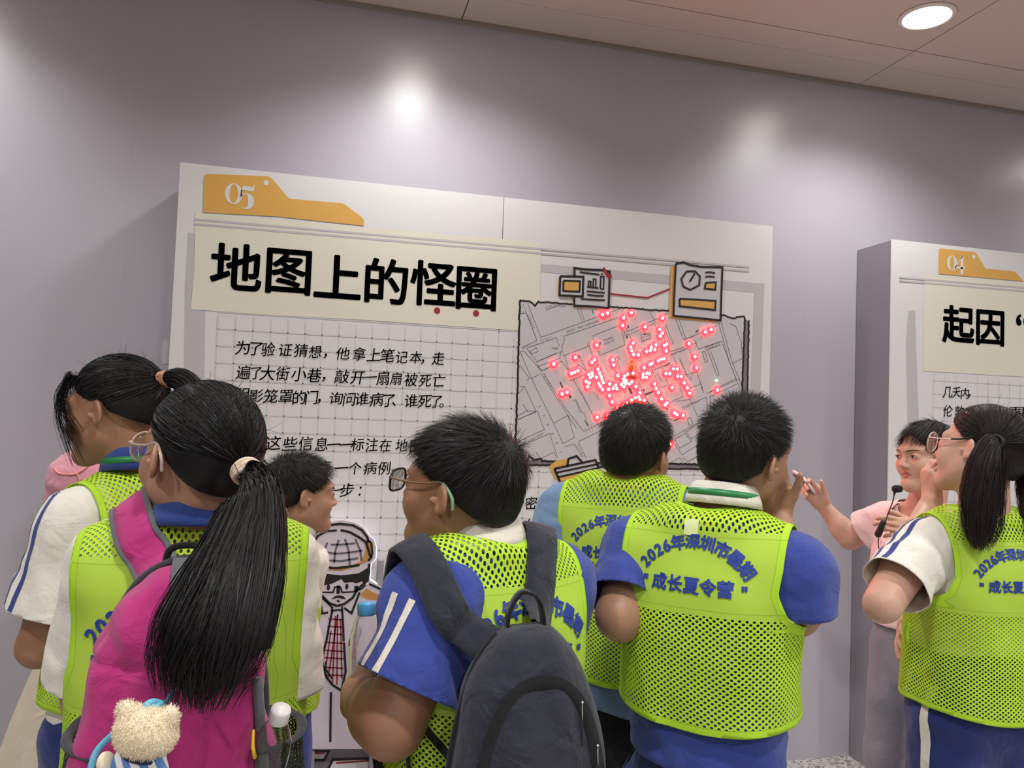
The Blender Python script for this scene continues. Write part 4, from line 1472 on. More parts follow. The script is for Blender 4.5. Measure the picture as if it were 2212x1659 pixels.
    def vest(s, lev, zhem, zy, zb, ws, za, neck=0.082, seed=5, hemtilt=0.0, amp=.006, ylean=0.0, n=2.5, hemcurve=.02, yt=0.0):
        """lev: z, half width, half depth, forward shift, side shift. zy/zb: upper and lower ends of the solid band"""
        S = Solid()
        fr, q = s.fr, s.q
        S.loft(fr, lev, 0, .03, n)
        S.loft(fr, [r for r in s.levels() if r[0] > zhem-.15], .036, .03)
        ly = s.lean*(s.zs-0.8*q)
        for sd in (-1, 1):
            S.cone(fr.w(sd*.045, -.01+ly, s.zs+.026*q), s.sj(sd), .042*q*s.bulk+.027, max(.048*q*(.6+.4*s.bulk)+.027, .049*s.arms[sd]['r']+.027), .045)
        V, Q = S.surface(0.0085)
        V = smooth_v(V, Q, 2)
        N = vnorm(V, Q)
        g = .6*vnoise(V*np.array([8, 8, 11]), seed)+.4*vnoise(V*np.array([20, 20, 12]), seed+4)
        L = fr.loc(V)
        g += .5*vnoise(np.stack([L[:, 0]*9+L[:, 2]*14, L[:, 1]*9, L[:, 2]*7], 1), seed+2)
        low = np.clip((zb+.05-V[:, 2])/.15, 0, 1)
        g += low*.9*vnoise(np.stack([np.arctan2(L[:, 0], -L[:, 1])*4, L[:, 2]*2.2, L[:, 2]*0], 1), seed+9)
        V = V+N*(amp*g)[:, None]
        wz = np.array([za-.035, za-.012, za, za+.02, za+.06, s.zs, s.zs+.1])
        wv = np.array([.60, .24, ws+.028, ws+.008, ws-.006, ws, ws+.004])
        def arm(P):
            l = fr.loc(P)
            w = np.interp(l[:, 2], wz, wv)
            sl = np.abs(np.interp(l[:, 2]+.002, wz, wv)-w)/.002
            return (np.abs(l[:, 0])-w)/np.sqrt(1+np.minimum(sl, 12)**2)
        def nk(P):
            l = fr.loc(P)
            return np.where(l[:, 2] > s.zs-.07, neck*s.hs-np.hypot(l[:, 0], (l[:, 1]-.008-ly)), -1)
        def hm(P):
            l = fr.loc(P)
            return zhem+hemtilt*l[:, 0]-hemcurve*np.cos(np.clip(l[:, 0]/.17, -1, 1)*1.5)-l[:, 2]
        V, F3, dist = clip(V, tri(Q), [hm, nk, arm])
        o = s.put('vest', V, F3, M_VEST)
        l = fr.loc(V)
        ang = np.arctan2(l[:, 0], -(l[:, 1]-.01))
        am, bm_ = np.mean([r[1] for r in lev[1:4]]), np.mean([r[2] for r in lev[1:4]])
        th = np.linspace(0, math.pi, 200)
        rr_ = (np.abs(np.sin(th)/am)**n+np.abs(np.cos(th)/bm_)**n)**(-1/n)
        cx2, cy2 = rr_*np.sin(th), rr_*np.cos(th)
        arc = np.concatenate([[0], np.cumsum(np.hypot(np.diff(cx2), np.diff(cy2)))])
        ua = np.sign(ang)*np.interp(np.abs(ang), th, arc)
        up = np.clip((l[:, 2]-(zb+.02))/max(.02, zy-zb-.04), 0, 1)
        u = ua*(1-up)+l[:, 0]*up
        z0 = s.zs-.07
        tt = np.arctan2(l[:, 2]-z0, -(l[:, 1]-ly-.0))
        v = np.where(l[:, 2] > z0, z0+.105*np.where(tt > 0, tt, 0), l[:, 2])
        me = o.data
        uvl = me.uv_layers.new(name='cloth')
        li = np.zeros(len(me.loops), np.int32); me.loops.foreach_get('vertex_index', li)
        uvl.data.foreach_set('uv', np.stack([u[li], v[li]], 1).astype(np.float32).ravel())
        zz = l[:, 2]-yt*l[:, 0]
        for nm_, val in (('trim', dist), ('zone', np.maximum(zz-zy, zb-zz))):
            at = me.attributes.new(nm_, 'FLOAT', 'POINT')
            at.data.foreach_set('value', val.astype(np.float32))
        md = o.modifiers.new('thick', 'SOLIDIFY'); md.thickness = .0016; md.offset = 0
        s.vestobj = o
        return o
    def vest_text(s, zc, xc=0.0, sc=1.0, R=.150, tilt=0.0, drop=.118):
        """the arched slogan and the line below, printed on the back of the vest"""
        bv = s.bvh(s.vestobj)
        fr = s.fr
        def place(txt, pts, name, size, bold):
            V, Fc = [], []
            for ch, (x, z, rot) in zip(txt, pts):
                for dx, dz in ((0, 0), (bold, 0), (-bold, 0), (0, bold), (0, -bold), (bold*.7, bold*.7), (-bold*.7, bold*.7), (bold*.7, -bold*.7), (-bold*.7, -bold*.7)):
                    v, f = glyph(ch)
                    mid = np.array([.5, .38]) if ord(ch) > 0x2E7F else (v.max(0)+v.min(0))/2
                    c = (v-mid)*np.array([size, size])+np.array([dx, dz])
                    ca, sa = math.cos(rot), math.sin(rot)
                    c = c@np.array([[ca, sa], [-sa, ca]])+np.array([x, z])
                    ok = True; vv = []
                    for X, Z in c:
                        st = fr.w(X, -.6, Z)
                        h = bv.ray_cast(Vector(st-s.base), Vector(fr.f), 1.0)
                        if h[0] is None: ok = False; break
                        nn = np.array(h[1]);
                        if np.dot(nn, fr.f) > 0: nn = -nn
                        vv.append(np.array(h[0])+s.base+nn*.003)
                    if not ok: continue
                    k = len(V); V += vv; Fc += [tuple(i+k for i in t) for t in f]
            if V: s.put(name, V, Fc, M_VTEXT, s.vestobj, False)
        arc = []
        txt = '2026年深圳市暑期'
        wd = [.62, .62, .62, .62, 1, 1, 1, 1, 1, 1]
        tot = sum(wd); span = math.radians(112)
        acc = 0
        for w in wd:
            th = -span/2+span*(acc+w/2)/tot
            acc += w
            arc.append((xc+R*sc*math.sin(th), zc+R*sc*(math.cos(th)-1)+tilt*R*sc*math.sin(th), -th+tilt))
        place(txt, arc, 'slogan_arc', .036*sc, .0014*sc)
        txt2 = '"成长夏令营"'
        xs = [-.112, -.076, -.039, -.001, .036, .073, .112]
        place(txt2, [(xc+x*sc, zc-drop*.8*sc+(.003 if c == '"' else 0)+tilt*x, tilt) for c, x in zip(txt2, xs)], 'slogan_line', .037*sc, .0014*sc)
    def trousers(s, m, top, name='trousers', off=.014, wide=.0, flare=None, stripe=None, zmin=.08):
        S = Solid()
        fr, q, b = s.fr, s.q, s.bulk
        S.loft(fr, [r for r in s.levels() if r[0] < top+.12*q], off, .03)
        for sd in (-1, 1):
            hp = fr.w(sd*.078*q*b, 0, .80*q); kn = fr.w(sd*.088*q, .012, .43*q); an = fr.w(sd*.092*q, -.01, .07*q)
            S.cone(hp, kn, .084*q*(.5+.5*b)+off, .060*q*(.5+.5*b)+off+wide, .03)
            S.cone(kn, an, .060*q*(.5+.5*b)+off+wide, .048*q+off+wide, .03)
        V, Q = S.surface(0.012)
        V = smooth_v(V, Q, 2); N = vnorm(V, Q)
        V = V+N*(.006*(vnoise(V*np.array([10, 10, 14]), 31)+.6*vnoise(V*np.array([24, 24, 16]), 32)))[:, None]
        V, F3, dist = clip(V, tri(Q), [lambda P: P[:, 2]-top, lambda P: zmin-P[:, 2]])
        o = s.put(name, V, F3, m)
        return o
    def shoes(s, m=None):
        S = Solid(); fr, q = s.fr, s.q
        for sd in (-1, 1):
            S2 = Solid()
            S2.cone(fr.w(sd*.09*q, -.045, .045), fr.w(sd*.10*q, .105*q, .035), .043, .035, .02)
            S2.cone(fr.w(sd*.09*q, -.02, .05), fr.w(sd*.09*q, -.02, .095), .045, .042, .03)
            V, Q = S2.surface(.008)
            V[:, 2] = np.maximum(V[:, 2], 0.0)
            s.put('shoe', V, Q, m or M_SHOE)
    def collar(s, m, c0, r, hgt, tiltv=(0, 0, 1), flare=1.08, gap=0.0, name='collar', front=None, thick=.004, ry=1.0, open_=0.0):
        """standing band round the neck; open_ leaves a gap in front (radians)"""
        up = unit(tiltv)
        fx = s.fr.f-up*np.dot(s.fr.f, up); fx = unit(fx); rx = np.cross(fx, up)
        V, Fc = [], []
        n = 40
        prof = [(1.0*flare, 0), (1.0*flare*.995, hgt*.35), (.96, hgt*.8), (.95, hgt), (.99, hgt*1.04), (1.03, hgt*.98), (1.12*flare, hgt*.25), (1.15*flare, -.004)]
        for i in range(n+1):
            a = math.pi/2+open_/2+(2*math.pi-open_)*i/n
            for rr, zz in prof:
                V.append(np.asarray(c0)+rx*math.cos(a)*r*rr+fx*math.sin(a)*r*rr*ry+up*(zz))
        k = len(prof)
        for i in range(n):
            for j in range(k-1):
                Fc.append((i*k+j, (i+1)*k+j, (i+1)*k+j+1, i*k+j+1))
        o = s.put(name, V, Fc, m)
        md = o.modifiers.new('thick', 'SOLIDIFY'); md.thickness = .002
        return o
    def ribbon(s, c0, r, tiltv=(0, 0, 1), w=.014, ry=1.0, m=None, name='lanyard'):
        up = unit(tiltv); fx = unit(s.fr.f-up*np.dot(s.fr.f, up)); rx = np.cross(fx, up)
        V, Fc = [], []; n = 40
        for i in range(n):
            a = 2*math.pi*i/n
            for t in (-.5, .5):
                V.append(np.asarray(c0)+(rx*math.cos(a)+fx*math.sin(a)*ry)*(r-.002*(t > 0))+up*(t*w))
        for i in range(n):
            j = (i+1) % n
            Fc.append((2*i, 2*j, 2*j+1, 2*i+1))
        o = s.put(name, V, Fc, m or C_RIBBON)
        md = o.modifiers.new('thick', 'SOLIDIFY'); md.thickness = .0015
        return o
    # ---- hair
    def cap(s, style, grow=1.0, nape=-.055, front=.068, zear=-.005, back=.6):
        """scalp hair as a solid in head space; returns verts, normals (world) and the mesh"""
        S = Solid()
        g = grow
        S.ell((0, -.013, .033), (.080*g, .0995*g, .0885*g), k=.01)
        S.ell((0, -.045, -.015), (.066*g, .060*g, .060*g), k=.03)
        def post(f, xs, ys, zs):
            X, Y, Z = xs[:, None, None], ys[None, :, None], zs[None, None, :]
            g1 = (Y-front-.42*(Z-.06)-.10*np.abs(X))*.9
            zb = np.maximum(zear+back*Y, nape+0*Y)
            g2 = (zb-Z)*.85
            f = _smax(f, g1+0*f, .012); f = _smax(f, g2+0*f, .010)
            for m in (-1, 1):
                e = np.sqrt(((X-m*.088)/.030)**2+((Y+.004)/.024)**2+((Z+.012)/.036)**2)
                f = _smax(f, (1-e)*.024, .006)
            return f
        V, Q = S.surface(.0045, post=post)
        V = smooth_v(V, Q, 2)
        return V, Q, vnorm(V, Q)
    def to_w(s, P):
        return s.hc+(P*s.hs)@s.R.T

def sample_surface(V, Q, N, n, rg, wt=None):
    T = tri(Q)
    A = np.linalg.norm(np.cross(V[T[:, 1]]-V[T[:, 0]], V[T[:, 2]]-V[T[:, 0]]), axis=1)
    if wt is not None: A = A*wt(V[T].mean(1))
    t = rg.choice(len(T), n, p=A/A.sum())
    u, v = rg.rand(n), rg.rand(n)
    fl = u+v > 1
    u[fl], v[fl] = 1-u[fl], 1-v[fl]
    a, b, c = T[t].T
    P = V[a]+(V[b]-V[a])*u[:, None]+(V[c]-V[a])*v[:, None]
    M = N[a]+(N[b]-N[a])*u[:, None]+(N[c]-N[a])*v[:, None]
    return P, M/(np.linalg.norm(M, axis=1)[:, None]+1e-9)

def ribbons(paths, normals, w, taper=.15, jit=0.0, seed=0):
    """paths (n,k,3) -> flat strands facing along normals (n,3)"""
    n, k, _ = paths.shape
    T = np.gradient(paths, axis=1)
    side = np.cross(T, normals[:, None, :])
    side /= np.linalg.norm(side, axis=2)[..., None]+1e-9
    if jit:
        b_ = np.random.RandomState(seed).normal(0, jit, (n, 1, 1))
        tn = T/(np.linalg.norm(T, axis=2)[..., None]+1e-9)
        side = side*np.cos(b_)+np.cross(tn, side)*np.sin(b_)
    pr = np.linspace(1, taper, k)[None, :, None]*np.asarray(w).reshape(-1, 1, 1)
    L, R_ = paths-side*pr*.5, paths+side*pr*.5
    V = np.stack([L, R_], 2).reshape(-1, 3)
    b = (np.arange(n)*2*k)[:, None]+2*np.arange(k-1)[None, :]
    F = np.stack([b, b+1, b+3, b+2], 2).reshape(-1, 4)
    return V, F

def hair_short(p, n=5200, seed=1, top=.034, side=.010, whorl=(0.0, -.055, .105), lift=.55, fringe=.0, m=None, spiky=.25, w=.0011, **kw):
    rg = np.random.RandomState(seed)
    V, Q, N = p.cap('short', **kw)
    P, M = sample_surface(V, Q, N, n, rg, lambda c: np.where(c[:, 2] < -.09, 0, 1.0))
    out = P-np.array(whorl)
    tang = out-M*np.sum(out*M, 1)[:, None]
    tang /= np.linalg.norm(tang, axis=1)[:, None]+1e-6
    nr = np.exp(-(np.linalg.norm(out, axis=1)/.022)**2)
    tang = tang+nr[:, None]*np.array([.9, .5, .2])+nr[:, None]*rg.normal(0, .8, (n, 3))
    tang /= np.linalg.norm(tang, axis=1)[:, None]+1e-6
    hgt = np.clip((P[:, 2]+.01)/.09, 0, 1)
    L = side+(top-side)*hgt**1.2
    L = L*rg.uniform(.7, 1.15, n)
    low = np.clip((-.01-P[:, 2])/.05, 0, 1)
    L = L*(1-.75*low)
    lf = lift*(.5+.5*hgt)
    cl = vnoise(P*55, seed+1)[:, None]*M*.5+np.stack([vnoise(P*60, seed+2), vnoise(P*60, seed+3), vnoise(P*60, seed+4)], 1)*.45
    D = tang*(1-lf)[:, None]+M*lf[:, None]+cl*spiky*2+rg.normal(0, spiky*.5, (n, 3))
    fr_ = np.clip((P[:, 1]-.02)/.05, 0, 1)*np.clip((P[:, 2]-.05)/.03, 0, 1)
    D += fr_[:, None]*np.array([0, .9, -.1])*(.6+fringe)
    L = L*(1+fr_*fringe)
    D /= np.linalg.norm(D, axis=1)[:, None]
    ts = np.linspace(0, 1, 5)
    bend = tang*.35-M*.16
    bend = bend+fr_[:, None]*np.array([0, .1, -.9])*fringe
    paths = P[:, None, :]-M[:, None, :]*.0005+D[:, None, :]*(L[:, None]*ts[None, :])[..., None]+bend[:, None, :]*(L[:, None]*ts[None, :]**2*.6)[..., None]
    RV, RF = ribbons(paths, M, rg.uniform(.7, 1.3, n)*w, .15, .45, seed)
    AV = np.vstack([V, RV]); AF = np.vstack([Q, RF+len(V)])
    return p.put('hair', p.to_w(AV), AF, m or M_HAIR)

def hair_tied(p, tie, n=4200, seed=1, m=None, wisps=60, w=.0012, part=None, **kw):
    """hair pulled back over the scalp to one tie point (or to two, split by a parting)"""
    rg = np.random.RandomState(seed)
    V, Q, N = p.cap('tied', **kw)
    ties = [np.array(t, float) for t in (tie if isinstance(tie, list) else [tie])]
    P, M = sample_surface(V, Q, N, n, rg)
    if len(ties) == 2:
        T = np.where((P[:, 0] < 0)[:, None], ties[0], ties[1])
    else:
        T = np.broadcast_to(ties[0], P.shape)
    d = np.linalg.norm(T-P, axis=1)
    ts = np.linspace(0, 1, 8)
    reach = np.minimum(1, rg.uniform(.35, .9, n)*.12/np.maximum(d, .02)+.12)
    t = ts[None, :]*reach[:, None]
    path = P[:, None, :]+(T-P)[:, None, :]*t[..., None]
    g = kw.get('grow', 1.0)
    c = np.array([0, -.013, .033]); r = np.array([.080, .0995, .0885])*g
    k0 = np.sqrt((((path-c)/r)**2).sum(2))
    k_start = k0[:, :1]
    tgt = 1.008+.030*rg.rand(n, 1)+.022*vnoise(P*45, seed+1)[:, None]
    tgt = np.where(k_start > 1.0, tgt, k_start+.02)
    path = c+(path-c)*((tgt*(1-t**3)+k0*t**3*.0+tgt*t**3)/k0)[..., None]
    nn = (path[:, 3]-c)/r**2
    nn /= np.linalg.norm(nn, axis=1)[:, None]
    RV, RF = ribbons(path, nn, rg.uniform(.8, 1.7, n)*w, .4, .55, seed)
    parts = [(V, Q), (RV, RF)]
    if wisps:
        P2, M2 = sample_surface(V, Q, N, wisps, rg, lambda q: np.where(q[:, 2] > .04, 1.0, .12))
        L = rg.uniform(.02, .06, wisps)
        D = M2*.35+rg.normal(0, .6, (wisps, 3)); D[:, 1] -= .2
        D -= M2*np.minimum(0, (D*M2).sum(1)-.25)[:, None]
        D /= np.linalg.norm(D, axis=1)[:, None]
        tt = np.linspace(0, 1, 7)
        pa = P2[:, None, :]+D[:, None, :]*(L[:, None]*tt)[..., None]-M2[:, None, :]*(L[:, None]*tt**2*.35)[..., None]
        parts.append(ribbons(pa, M2, np.full(wisps, .0007), .4))
    VV, FF, b = [], [], 0
    for v, f in parts:
        VV.append(v); FF.append(f+b); b += len(v)
    return p.put('hair', p.to_w(np.vstack(VV)), np.vstack(FF), m or M_HAIR)

def tail_hair(p, guide, rad, parent, n=900, seed=3, m=None, flat=.6, fray=.2, w=.0014, name='ponytail', stray=20, clump=7, core=.82):
    """a hanging bundle of hair along a guide (world points) with a radius per guide point"""
    rg = np.random.RandomState(seed)
    G_ = catmull(guide, 8)
    R_ = np.interp(np.linspace(0, 1, len(G_)), np.linspace(0, 1, len(rad)), rad)
    Pt, T, N, Bn = frame_along(G_)
    K_ = len(G_)
    nf = unit(-_F); wd = np.cross(T, nf); wd /= np.linalg.norm(wd, axis=1)[:, None]
    dp = np.cross(wd, T)
    ang = rg.uniform(0, 2*math.pi, n); rr = np.sqrt(rg.uniform(.35, 1, n))
    cl = rg.randint(0, clump, n)
    cc = rg.uniform(-1, 1, clump)
    a = rr*np.cos(ang); b = rr*np.sin(ang)
    end = np.clip(1-fray*rg.rand(n)**1.5-.15*np.abs(a)*fray, .3, 1)
    paths = np.zeros((n, 14, 3))
    for j, t in enumerate(np.linspace(0, 1, 14)):
        tt = np.clip(end*t, 0, 1)*(K_-1)
        i0 = np.minimum(tt.astype(int), K_-2); fr_ = (tt-i0)[:, None]
        pos = G_[i0]*(1-fr_)+G_[i0+1]*fr_
        ww = wd[i0]*(1-fr_)+wd[i0+1]*fr_; dd = dp[i0]*(1-fr_)+dp[i0+1]*fr_
        r_ = (R_[i0]*(1-fr_[:, 0])+R_[i0+1]*fr_[:, 0])
        tgt = a*(1-.45*t**2)+(.45*t**2)*cc[cl]
        wv = .004*np.sin(t*7+cl*2.1)*t
        paths[:, j] = pos+ww*(tgt*r_+wv)[:, None]+dd*(b*r_*flat)[:, None]
    nn = dp[K_//3]*b[:, None]+wd[K_//3]*a[:, None]*.8
    nn /= np.linalg.norm(nn, axis=1)[:, None]+1e-9
    RV, RF = ribbons(paths, nn, rg.uniform(.7, 1.5, n)*w, .35, .5, seed)
    # solid core, ending before the frayed tips
    ke = int(K_*core)
    seg = 14
    CV, CF = [], []
    for i in range(ke):
        for k in range(seg):
            an = 2*math.pi*k/seg
            sc = .86*(1 if i < ke-4 else (ke-i)/5)
            CV.append(G_[i]+wd[i]*math.cos(an)*R_[i]*sc+dp[i]*math.sin(an)*R_[i]*flat*sc)
    for i in range(ke-1):
        for k in range(seg):
            CF.append((i*seg+k, i*seg+(k+1) % seg, (i+1)*seg+(k+1) % seg, (i+1)*seg+k))
    CV = np.array(CV); CF = np.array(CF)
    parts = [(CV, CF), (RV, RF)]
    if stray:
        sp = paths[:stray]+np.cumsum(rg.normal(0, .0022, (stray, 14, 3)), axis=1)+(wd[K_//2]*rg.uniform(-1, 1, (stray, 1)))[:, None, :]*(np.linspace(0, 1, 14)**1.5)[None, :, None]*.06
        parts.append(ribbons(sp, nn[:stray], np.full(stray, .0006), .5))
    VV, FF, o = [], [], 0
    for v, f in parts:
        VV.append(v); FF.append(f+o); o += len(v)
    return p.put(name, np.vstack(VV), np.vstack(FF), m or M_HAIR, parent)

def hair_band(p, c, axis, r, m, parent, tube=.005, turns=3, name='hair_tie'):
    """a few loops of elastic wound round the hair"""
    ax = unit(axis); u = unit(np.cross(ax, [0.3, .2, 1])); v = np.cross(ax, u)
    parts = []
    for k in range(turns):
        pts = []
        for i in range(25):
            a = 2*math.pi*i/24
            pts.append(np.asarray(c)+u*math.cos(a)*r+v*math.sin(a)*r*.85+ax*(tube*1.25*(k-(turns-1)/2)+.002*math.sin(2*a+k)))
        parts.append(tube_vf(pts, tube, 7, cap=False))
    vv, ff = join_vf(parts)
    return p.put(name, vv, ff, m, parent)

def eyes(p, parent=None):
    for sd in (-1, 1):
        c = p.h(sd*.033, .0775, -.002)
        V, Fc = [], []
        # almond patch lying just in front of the lid bulge
        def pt(a, b, e):
            x, z = a*.0118, b
            yy = .0125*math.sqrt(max(0, 1-(x/.0155)**2-(z/.0115)**2))
            return p.h(sd*.033+x, .0775+yy+e, -.002+z)
        n = 14
        up = [(-1+2*i/n, .0042*math.sin(math.pi*i/n)**.8) for i in range(n+1)]
        lo = [(-1+2*i/n, -.0036*math.sin(math.pi*i/n)) for i in range(n+1)]
        V = [pt(a, b, .0012) for a, b in up]+[pt(a, b, .0012) for a, b in lo]
        Fc = [(i, i+1, n+1+i+1, n+1+i) for i in range(n)]
        eo = p.put('eye', V, Fc, M_EYEW)
        V = [pt(-.12*sd*0+.0052/.0118*math.cos(2*math.pi*i/16), max(-.0036, min(.0040, .0003+.0052*math.sin(2*math.pi*i/16))), .0019) for i in range(16)]
        p.put('iris', V, [tuple(range(16))], M_IRIS, eo, False)
        lid = [pt(a*1.04, b+.0006, .0022) for a, b in up]
        v, f = tube_vf(lid, .0008, 6)
        p.put('eyelashes', v, f, M_IRIS, eo)
        br = [p.h(sd*(.012+.040*t), .092-.018*t*t, .0135+.006*math.sin(math.pi*t*.8)) for t in np.linspace(0, 1, 10)]
        bv = p.bvh(p.bodyobj)
        br2 = []
        for q in br:
            h = bv.ray_cast(Vector(q+p.R[:, 1]*.05-p.base), Vector(-p.R[:, 1]), .1)
            br2.append(np.array(h[0])+p.base+p.R[:, 1]*.0004 if h[0] is not None else q)
        v, f = tube_vf(br2, np.array([.0016, .0024, .0026, .0025, .0023, .002, .0018, .0015, .0011, .0006]), 6, .6)
        p.put('eyebrow', v, f, M_HAIRB)

def lips(p):
    bv = p.bvh(p.bodyobj)
    for nm_, rows in (('upper_lip', [(-.0495, .3), (-.0535, .85), (-.0575, 1.0), (-.0612, .98)]), ('lower_lip', [(-.0622, .98), (-.066, .95), (-.070, .8), (-.0735, .4)])):
        V, Fc = [], []; n = 12
        for z, wd in rows:
            for i in range(n+1):
                t = -1+2*i/n
                zz = z+(-.0612-z)*abs(t)**2.2
                x = .0232*t*(.55+.45*wd)
                q = p.h(x, .13, zz)
                h = bv.ray_cast(Vector(q-p.base), Vector(-p.R[:, 1]), .1)
                V.append(np.array(h[0])+p.base+p.R[:, 1]*.0006 if h[0] is not None else p.h(x, .085, zz))
        for j in range(len(rows)-1):
            for i in range(n):
                a = j*(n+1)+i
                Fc.append((a, a+1, a+n+2, a+n+1))
        p.put(nm_, V, Fc, M_LIP)

def lens_mat():
    if 'clear_lens' in _mc: return _mc['clear_lens']
    t = NT('clear_lens')
    tp = t.n('ShaderNodeBsdfTransparent'); gl = t.n('ShaderNodeBsdfGlossy', i_Roughness=.03)
    fr_ = t.n('ShaderNodeFresnel', i_IOR=1.45); mx = t.n('ShaderNodeMixShader')
    t.l(t.math('MULTIPLY', fr_.outputs[0], .6), mx.inputs[0]); t.l(tp.outputs[0], mx.inputs[1]); t.l(gl.outputs[0], mx.inputs[2])
    t.l(mx.outputs[0], t.out.inputs[0])
    _mc['clear_lens'] = t.m
    return t.m

def glasses(p, label, m_front, m_temple, m_tip, hs=1.0, shape='round', rw=.0265, rh=.021, fwd=.103, tipfrom=.62, zc=-.003, tr=.0018):
    """spectacles in head space: two rims with lenses, bridge, two temples with tips"""
    e = empty('eyeglasses', tuple(p.h(0, fwd, zc)))
    tag(e, label, 'glasses')
    b0 = p.h(0, fwd, zc)
    M_LN = lens_mat()
    def put(nm_, v, f, mm):
        return mesh_obj(nm_, np.asarray(v)-b0, f, mm, e, True)
    parts = []
    for sd in (-1, 1):
        c = np.array([sd*.034, fwd, zc])
        n = 28
        loop = []
        for i in range(n+1):
            a = 2*math.pi*i/n
            ca, sa = math.cos(a), math.sin(a)
            ex = .62 if shape == 'square' else .85
            x = rw*math.copysign(abs(ca)**ex, ca); z = rh*math.copysign(abs(sa)**ex, sa)
            loop.append(p.h(c[0]+x, c[1]-.10*abs(c[0]+x)**1.0*.9+.003, c[2]+z))
        parts.append(tube_vf(loop, tr, 7, cap=False))
        cen = np.mean(loop[:-1], 0)
        V = []; 
        for off in (.0006, -.0006):
            V += [q+p.R[:, 1]*off for q in loop[:-1]]
        k = n
        Fc = [tuple(range(k)), tuple(range(2*k-1, k-1, -1))]+[(i, (i+1) % k, (i+1) % k+k, i+k) for i in range(k)]
        put('lens', V, Fc, M_LN)
    br = catmull([p.h(-.0085, fwd, zc+.004), p.h(0, fwd+.003, zc+.007), p.h(.0085, fwd, zc+.004)], 5)
    parts.append(tube_vf(br, tr, 7))
    for sd in (-1, 1):
        parts.append(tube_vf([p.h(sd*.059, fwd-.003, zc+.008), p.h(sd*.068, fwd-.008, zc+.008)], tr*1.6, 7))
    v, f = join_vf(parts)
    put('frame', v, f, m_front)
    for sd in (-1, 1):
        pts = catmull([p.h(sd*.067, fwd-.006, zc+.008), p.h(sd*.0755, .06, zc+.010), p.h(sd*.0785, .02, zc+.016), p.h(sd*.079, -.006, zc+.022), p.h(sd*.082, -.030, zc+.004), p.h(sd*.080, -.034, -.02)], 8)
        k = int(len(pts)*tipfrom)
        v, f = tube_vf(pts[:k+1], tr*1.15, 8, .8)
        to = put('temple', v, f, m_temple)
        v, f = tube_vf(pts[k:], tr*1.5, 8)
        o = mesh_obj('temple_tip', np.asarray(v)-b0, f, m_tip, to, True)
    return e
# ------------------------------------------------------------------ the people
def zt(px, py, t): return dep(px, py, t)[2]
def new_person(label, cx, cyy, t, phi, skin, zs, H=1.55, bulk=1.0, lean=0.0):
    """torso axis seen at (cx,cyy), t metres deep, turned phi degrees right of straight away from the viewer"""
    p0 = dep(cx, cyy, t)
    va = math.degrees(math.atan2(p0[0], p0[1]))
    p = Person(label, p0[0], p0[1], va+phi, skin, H, bulk)
    p.zs = zs; p.va = va; p.lean = lean
    return p
def straight(zs, zh, a0, a1, b0, b1, cy=0.0, top=.034):
    """vest profile: hem to shoulder"""
    return [(zh-.06, a1, b1, cy, 0), (zh+.08, a1, b1, cy, 0), ((zs+zh)/2, (a0+a1)/2, (b0+b1)/2, cy, 0), (zs-.11, a0, b0, cy, 0), (zs-.045, a0*.93, b0*.92, cy-.004, 0), (zs+.005, a0*.70, b0*.74, cy-.006, 0), (zs+top, a0*.42, b0*.56, cy-.006, 0)]

# G: boy in a blue polo, back to us, hand at his cheek
p = G_ = new_person('person in blue shirt and fluorescent vest holding a hand to his right cheek', 1534, 1300, 1.49, 15, SKIN_MID, 1.30, 1.56, 1.02)
p.tb = .86
p.set_head(dep(1610, 978, 1.52), p.va+42, 4, 15, .93)
p.arm(-1, dep(1340, 1330, 1.47), dep(1415, 1330, 1.64), 1.1)
p.arm(1, dep(1716, 1318, 1.42), dep(1676, 1112, 1.56), 1.1)
def hg(S, p=p):
    p.hand(S, p.arms[1]['w'], np.array([-.10, .05, 1.0]), np.array([-.62, -.72, 0]), 1, [12, 10, 12, 16], tang=40, tcurl=14, sc=.9)
def hg2(S, p=p):
    p.hand(S, p.arms[-1]['w'], np.array([.6, .3, .35]), np.array([-.3, -.7, .3]), -1, [35, 40, 45, 45], sc=.9)
p.body([hg, hg2])
p.shirt(C_BLUE, .93, cuff={-1: .80, 1: .93}, loose=.012, seed=3, neck=.062)
p.vest(straight(p.zs, .98, .158, .162, .125, .130, top=.066), 1.025, 1.355, 1.215, .150, 1.20, seed=5, neck=.066, hemcurve=.018, yt=.02)
p.vest_text(1.338, 0.0, .80)
p.trousers(C_NAVY, .98); p.shoes()
hair_short(p, 7500, 2, top=.029, side=.011, whorl=(.03, -.075, .085), lift=.42, spiky=.14, nape=-.066)
nb = dep(1562, 1089, 1.50)
p.collar(C_COLLARW, nb, .058, .036, (.12, .10, 1), 1.08, ry=.98)
p.ribbon(nb+np.array([0, 0, .018]), .0690, (.12, .10, 1), .012)

# F: boy in a grey-blue T-shirt in front of the map
p = new_person('person in grey-blue T-shirt and fluorescent vest standing closest below the lit map', 1345, 1300, 1.92, 13, SKIN_TAN, 1.33, 1.60, 1.04)
p.set_head(dep(1374, 975, 1.93), p.va+30, 2, 10, .99)
p.arm(-1, dep(1172, 1290, 1.90), dep(1240, 1330, 2.14))
p.arm(1, dep(1500, 1290, 1.98), dep(1460, 1310, 2.2))
def h1(S, p=p): p.hand(S, p.arms[-1]['w'], np.array([.5, .6, .2]), np.array([.5, -.3, .6]), 1, [40, 45, 45, 45], sc=.9)
def h2(S, p=p): p.hand(S, p.arms[1]['w'], np.array([-.5, .6, .2]), np.array([-.5, -.3, .6]), -1, [40, 45, 45, 45], sc=.9)
p.body([h1, h2])
p.shirt(C_SKY, .87, cuff={-1: .85, 1: .85}, seed=13, neck=.062)
